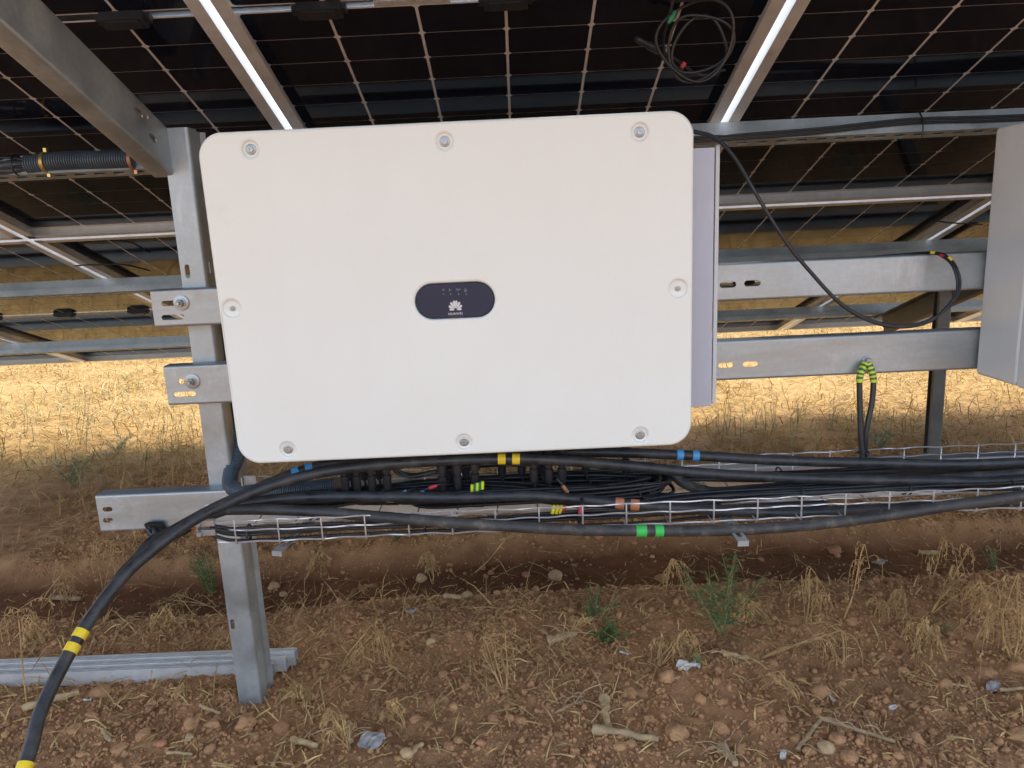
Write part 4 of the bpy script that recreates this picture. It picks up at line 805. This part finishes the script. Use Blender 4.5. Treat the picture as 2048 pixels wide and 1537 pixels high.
ST = [((1186, 1468), (1318, 1488), 9, 'thick woody stick lying flat near the bottom edge, knobbly end', 'bark', 0), ((1209, 1404), (1217, 1462), 9, 'upright stub of dry stalk with roots, above the thick stick', 'stick', 14), ((1096, 1287), (1152, 1274), 9, 'short thick stalk piece left of the ferny weed', 'stick', 16), ((889, 1197), (922, 1201), 6, 'short pale stalk beside the tan stone at the furrow', 'stick', 0), ((48, 1424), (157, 1392), 8, 'splintered stalk lying under the thick cable at the left', 'stick', 4), ((102, 1201), (164, 1203), 5, 'short brown stick in the furrow at the left', 'bark', 0), ((584, 1485), (636, 1498), 7, 'pale broken stalk right of the post foot near the bottom', 'stick', 4), ((335, 1511), (386, 1514), 4, 'thin split stalk at the bottom edge left of centre', 'stick', 0), ((208, 1468), (222, 1488), 5, 'small dark stalk stub near the lower left corner', 'bark', 0), ((1595, 1506), (1640, 1447), 5, 'forked grey twig leaning left near the bottom right', 'bark', 2), ((1642, 1443), (1791, 1490), 5, 'long bent twig near the bottom right corner', 'bark', 6), ((1446, 1314), (1497, 1321), 6, 'short pale stalk piece below the leafy green weed', 'stick', 8), ((1444, 1502), (1472, 1536), 9, 'thick root stump at the bottom edge right of centre', 'bark', 10), ((1837, 1109), (1880, 1111), 5, 'pale stalk lying in the furrow at the far right', 'stick', 0), ((547, 1536), (571, 1484), 4, 'thin leaning stalk at the bottom edge right of the post', 'stick', 0), ((696, 1455), (701, 1490), 7, 'upright dry stump left of the grey plastic scrap', 'stick', 12), ((821, 1516), (846, 1494), 6, 'broken stalk next to the pale oval stone', 'stick', 0), ((966, 1335), (990, 1352), 4, 'short straw coloured stalk below the middle weeds', 'stick', 0), ((1170, 1405), (1110, 1432), 4, 'root arm reaching left from the stalk stub', 'bark', 6), ((400, 1416), (440, 1432), 4, 'small stalk piece lying before the post foot', 'stick', 0), ((1880, 1370), (1935, 1378), 3, 'thin pale straw piece near the right scrap', 'stick', 0), ((2000, 1385), (2047, 1382), 4, 'pair of pale straws at the right picture edge', 'stick', 0)]
for i_, (a_, b2, rp, lab, m_, tw) in enumerate(ST): stick(a_, b2, rp*.85, lab, m_, seed=i_, knob=i_ in (0, 1, 2, 12, 15), twigs=tw)

# ------------------------------------------------------------------ withered weeds
def leaf_quad(b, p, d, L, w, R_):
    s = d.cross(Vector((R_.uniform(-1, 1), R_.uniform(-1, 1), R_.uniform(-1, 1)))); s = s.normalized()*w if s.length > 1e-4 else Vector((w, 0, 0)); m = p+d*L*.5+Vector((R_.uniform(-1, 1), R_.uniform(-1, 1), R_.uniform(-1, 1)))*L*.15
    b.add([p, m+s, p+d*L, m-s], [(0, 1, 2), (0, 2, 3)])
def dry_weed(base, top, label, seed, stems=3, twigs=10, droop=.5, leaf=.014, group='withered weeds on the soil', mat='weed', thickness=.0017):
    R_ = random.Random(seed); A = PG(*base); d0 = (A-Vector(CAM)); dist = d0.length; B = PY(top[0], top[1], A.y+R_.uniform(-.03, .03)); t = thing('withered_weed', label, 'withered weed', group, loc=A); bs_, bl = MB(), MB(); V = B-A; Ln = V.length
    for s_ in range(stems):
        dv = V*(1 if s_ == 0 else R_.uniform(.55, .95))+Vector((R_.uniform(-1, 1), R_.uniform(-1, 1), 0))*Ln*(.0 if s_ == 0 else .32)
        hang = Vector((R_.uniform(-.35, .35)+.5*np.sign(V.x), R_.uniform(-.3, .3), -droop))*Ln*.42*R_.uniform(.6, 1.2)
        pts = catmull([Vector((0, 0, -.01)), dv*.35+Vector((R_.uniform(-1, 1), R_.uniform(-1, 1), 0))*Ln*.05, dv*.8, dv, dv+hang*.35+Vector((0, 0, Ln*.03)), dv+hang], 5)
        th = thickness*(1.2 if s_ == 0 else .8); bs_.tube(pts, [th*(1-.6*i/len(pts)) for i in range(len(pts))], 5)
        for k in range(max(3, int(twigs*.7))):
            i = R_.randrange(len(pts)//3, len(pts)); o_ = pts[i]; dd = Vector((R_.uniform(-1, 1), R_.uniform(-1, 1), R_.uniform(-.2, .5))).normalized()*Ln*R_.uniform(.10, .28); q = catmull([o_, o_+dd*.6, o_+dd+Vector((0, 0, -droop*Ln*.15)), o_+dd*1.05+Vector((0, 0, -droop*Ln*R_.uniform(.2, .5)))], 3)
            bs_.tube(q, [th*.5*(1-.5*j/len(q)) for j in range(len(q))], 4)
            for p in q[2:]:
                for _ in range(2):
                    if leaf and R_.random() < .42: leaf_quad(bl, p, Vector((R_.uniform(-.5, .5), R_.uniform(-.5, .5), -1)).normalized(), leaf*R_.uniform(.5, 1.5), leaf*.17, R_)
    bs_.build('stem', mat, t, 60)
    if leaf: bl.build('withered_leaves', mat, t)
DW = [((1686, 1236), (1728, 1090), 'tall withered weed with a hooked tip right of the leafy green weed', 1, 12, 1.0), ((1611, 1246), (1621, 1138), 'withered weed hanging over between the green weed and the hooked one', 3, 9, 1.1), ((1543, 1252), (1487, 1186), 'withered weed drooping towards the leafy green weed', 4, 12, 1.0), ((1515, 1314), (1680, 1262), 'long bent weed stem lying right, with tangled hanging roots', 3, 14, 1.2), ((1944, 1292), (2000, 1182), 'withered weed arching at the far right above the clods', 2, 12, 1.0), ((2026, 1322), (2036, 1150), 'dense withered weed clump at the right picture edge', 6, 12, 1.0), ((1861, 1226), (1915, 1160), 'fan of dry weed stems near the right edge', 7, 5, .2), ((1895, 1322), (1850, 1240), 'withered weed with tangled roots below the fan of stems', 5, 12, .8), ((1862, 1160), (1888, 1078), 'withered weed with curled tip standing in the furrow', 2, 9, .9), ((1902, 1164), (1940, 1096), 'thin withered weed bending right in the furrow', 2, 7, .8), ((866, 1168), (860, 1104), 'bushy upright withered weed in the furrow below the tray', 3, 14, .4), ((1010, 1386), (1012, 1264), 'withered root bunch standing in the middle of the bare soil', 7, 6, .3), ((681, 1333), (742, 1252), 'withered weed arching over the soil right of the post', 4, 10, 1.0), ((944, 1146), (1020, 1072), 'long thin dry stem leaning across the furrow', 1, 3, .1), ((53, 1408), (36, 1222), 'tall thin dry stem by the thick cable at the left', 1, 10, .6), ((206, 1184), (192, 1082), 'withered curly weed standing left of the thick cable', 2, 14, .9), ((79, 1218), (128, 1140), 'bent withered weed at the left in the furrow', 3, 10, .9), ((440, 1215), (330, 1198), 'tangle of pale roots creeping left of the post', 6, 8, .3), ((350, 1400), (365, 1366), 'small withered weed in front of the loose rails', 6, 6, .7), ((548, 1412), (600, 1368), 'withered weed clump right of the post foot', 6, 8, .7), ((700, 1500), (660, 1420), 'bushy dry roots at the bottom, left of the grey scrap', 6, 8, .4), ((810, 1455), (780, 1405), 'branching dry root standing near the grey scrap', 4, 6, .1), ((1140, 1270), (1165, 1235), 'dry root tuft beside the ferny green weed', 8, 5, .3), ((1320, 1330), (1370, 1260), 'tangled withered weed in front of the leafy green weed', 6, 10, .9), ((1600, 1400), (1560, 1345), 'fallen dry root branch among the clods at the right', 5, 6, .3), ((1760, 1235), (1790, 1180), 'low withered weed between the hooked weed and the fan', 5, 10, .9), ((1985, 1240), (1960, 1160), 'withered weed near the right edge behind the arching one', 4, 10, 1.0), ((610, 1160), (640, 1100), 'withered weed hanging near the tray bracket', 4, 8, .8), ((1040, 1110), (1000, 1075), 'tangled dry roots under the middle of the tray', 7, 8, .5), ((1380, 1200), (1350, 1120), 'thin withered weed left of the leafy green weed', 2, 10, .9), ((1220, 1090), (1235, 1070), 'dry grass tuft under the green taped cable', 6, 4, .2), ((690, 1200), (740, 1170), 'dry twisted stems lying at the furrow edge', 4, 6, .3), ((300, 1260), (330, 1215), 'thin withered weed between thick cable and post', 4, 9, .9), ((90, 1290), (60, 1230), 'withered weed tangle behind the thick cable', 4, 10, .9)]
for i_, (a_, b2, lab, ns, tw, dr) in enumerate(DW): dry_weed(a_, b2, lab, 500+i_, ns, tw, dr, leaf=.015 if i_ not in (3, 6, 11, 13, 17, 22, 24, 28, 30) else .007, thickness=.0021)

# green weeds
def green_weed(base, top, label, seed, stems=4, leaves=26, L=.035, w=.0032, mat='green_leaf', spread_=.3):
    R_ = random.Random(seed); A = PG(*base); B = PY(top[0], top[1], A.y); t = thing('green_weed', label, 'green weed', 'green weeds on the soil', loc=A); bs_, bl = MB(), MB(); V = B-A; Ln = V.length
    for s_ in range(stems):
        dv = V*R_.uniform(.6, 1.0)+Vector((R_.uniform(-1, 1), R_.uniform(-1, 1), 0))*Ln*spread_; mid = dv*.5+Vector((R_.uniform(-1, 1), R_.uniform(-1, 1), 0))*Ln*.05
        if s_ == 0: dv = V
        pts = catmull([Vector((0, 0, -.01)), mid, dv], 8); bs_.tube(pts, [.0019*(1-.6*i/len(pts)) for i in range(len(pts))], 5)
        for k in range(leaves):
            i = 3+int((len(pts)-4)*(k/leaves)**.8); o_ = pts[i]; az = k*2.4+R_.random(); up = R_.uniform(-.05, .65); d = Vector((math.cos(az), math.sin(az), up)).normalized(); l = L*R_.uniform(.6, 1.25)*(1-.35*i/len(pts)); s = d.cross(Vector((0, 0, 1))).normalized()*w; dn = Vector((0, 0, -l*.25*R_.random()))
            bl.add([o_, o_+d*l*.4+s, o_+d*l+dn, o_+d*l*.4-s, o_+d*l*.45+Vector((0, 0, -w*.35))], [(0, 1, 4), (1, 2, 4), (2, 3, 4), (3, 0, 4)])
    bs_.build('stem', 'green_pale', t, 60); bl.build('leaves', mat, t)
green_weed((1446, 1272), (1440, 1092), 'leafy green weed growing under the tray, tallest of the green weeds', 1, 9, 24, .052, .0042, spread_=.46)
green_weed((425, 1192), (405, 1092), 'green weed growing tight against the left side of the post', 2, 10, 28, .036, .0030)
green_weed((1185, 1232), (1195, 1190), 'small ferny green weed beside the dry root tuft', 3, 10, 22, .024, .0022, spread_=1.0)
green_weed((1212, 1282), (1222, 1248), 'low bushy green weed below the ferny one', 4, 14, 26, .024, .0026, spread_=1.2)
green_weed((1770, 1085), (1772, 1046), 'green weed tuft behind the sagging cable at the right', 5, 6, 18, .034, .0022, spread_=.5)
green_weed((1984, 1138), (1975, 1090), 'small dark green weed in the furrow near the right edge', 6, 5, 18, .028, .002, spread_=.4)
green_weed((1400, 1330), (1400, 1308), 'tiny pale green seedling below the tallest green weed', 7, 3, 8, .024, .004, 'green_pale', .8)
green_weed((1885, 1262), (1890, 1235), 'small grey green seedling under the fan of stems', 8, 4, 10, .018, .003, 'green_pale', .8)
green_weed((150, 975), (160, 905), 'green weed clump at the edge of the straw at left', 9, 8, 24, .06, .004, spread_=.5)
green_weed((172, 905), (180, 790), 'thin feathery green weed rising in front of the straw', 10, 2, 34, .035, .0025, spread_=.1)
green_weed((235, 905), (240, 870), 'pale green weed beside the feathery one', 11, 7, 20, .05, .003, 'green_pale', .6)
green_weed((1578, 1088), (1575, 1068), 'small grass like green weed behind the furrow', 12, 6, 10, .03, .0018, spread_=.6)
green_weed((1760, 895), (1762, 860), 'green weed at the field edge behind the earth cables', 13, 7, 22, .05, .003, spread_=.6)
green_weed((790, 1080), (798, 1068), 'small green sprig under the tray near the post bundle', 14, 5, 10, .03, .002, spread_=.6)
# upright stalks along the field edge
for i_ in range(26):
    px = random.uniform(1400, 1850) if i_ < 17 else random.uniform(0, 380); py = random.uniform(850, 905) if i_ < 17 else random.uniform(860, 930); A = PG(px, py)
    green_weed((px, py), (px+random.uniform(-8, 8), py-random.uniform(45, 95)), 'drying weed stalk standing at the straw edge between the white inverter and the rear post' if i_ < 17 else 'drying weed stalk standing at the straw edge left of the tall post', 700+i_, 2, 14, .030, .0022, random.choice(['green_pale', 'weed', 'weed']), .12)

# ------------------------------------------------------------------ plastic scraps
def scrap(pxy, rpx, label, mat, seed, asp=.6):
    R_ = random.Random(seed); p = PG(*pxy); r = rpx/F*(p-Vector(CAM)).length; b = MB(); n = 7; V = []; idx = {}
    for i in range(n):
        for j in range(n):
            u, v = (i/(n-1)-.5)*2, (j/(n-1)-.5)*2; k = 1/max(1, math.hypot(u, v)*(.9+.2*R_.random())); V.append((u*k*r, v*k*r*asp, r*.25+R_.uniform(-.16, .16)*r+.12*r*math.sin(u*3+v*2+seed)))
    b.add(V, [(i*n+j, (i+1)*n+j, (i+1)*n+j+1, i*n+j+1) for i in range(n-1) for j in range(n-1)])
    o = b.build('plastic_scrap', mat, None, None, loc=(p.x, p.y, p.z+.006), label=label, cat='plastic scrap', group='plastic scraps on the soil'); o.rotation_euler = (R_.uniform(-.3, .3), R_.uniform(-.3, .3), R_.uniform(0, 6))
    md = o.modifiers.new('thickness', 'SOLIDIFY'); md.thickness = .0008
scrap((745, 1490), 26, 'crumpled grey plastic scrap at the bottom edge left of centre', 'scrap_grey', 1, .8); scrap((1376, 1340), 24, 'pale crumpled plastic scrap below the green seedling', 'scrap', 2, .5)
scrap((1986, 1383), 19, 'bluish grey plastic scrap near the right picture edge', 'scrap_grey', 3, .5); scrap((1664, 1404), 9, 'small white plastic scrap under the angular clod', 'scrap', 4, .4)
scrap((825, 1232), 14, 'grey plastic shred just below the furrow', 'scrap_grey', 5, .6); scrap((1248, 1312), 9, 'thin white plastic strip right of the stalk piece', 'scrap', 6, .25)
scrap((1565, 1515), 10, 'small white scrap at the bottom edge by the clods', 'scrap', 7, .5); scrap((1786, 1421), 8, 'pale scrap among the clods at the lower right', 'scrap', 8, .5); scrap((175, 1405), 7, 'tiny white scrap near the splintered stalk', 'scrap', 9, .35); scrap((1760, 1130), 14, 'bluish plastic shred in the furrow at the right', 'scrap_grey', 10, .5)
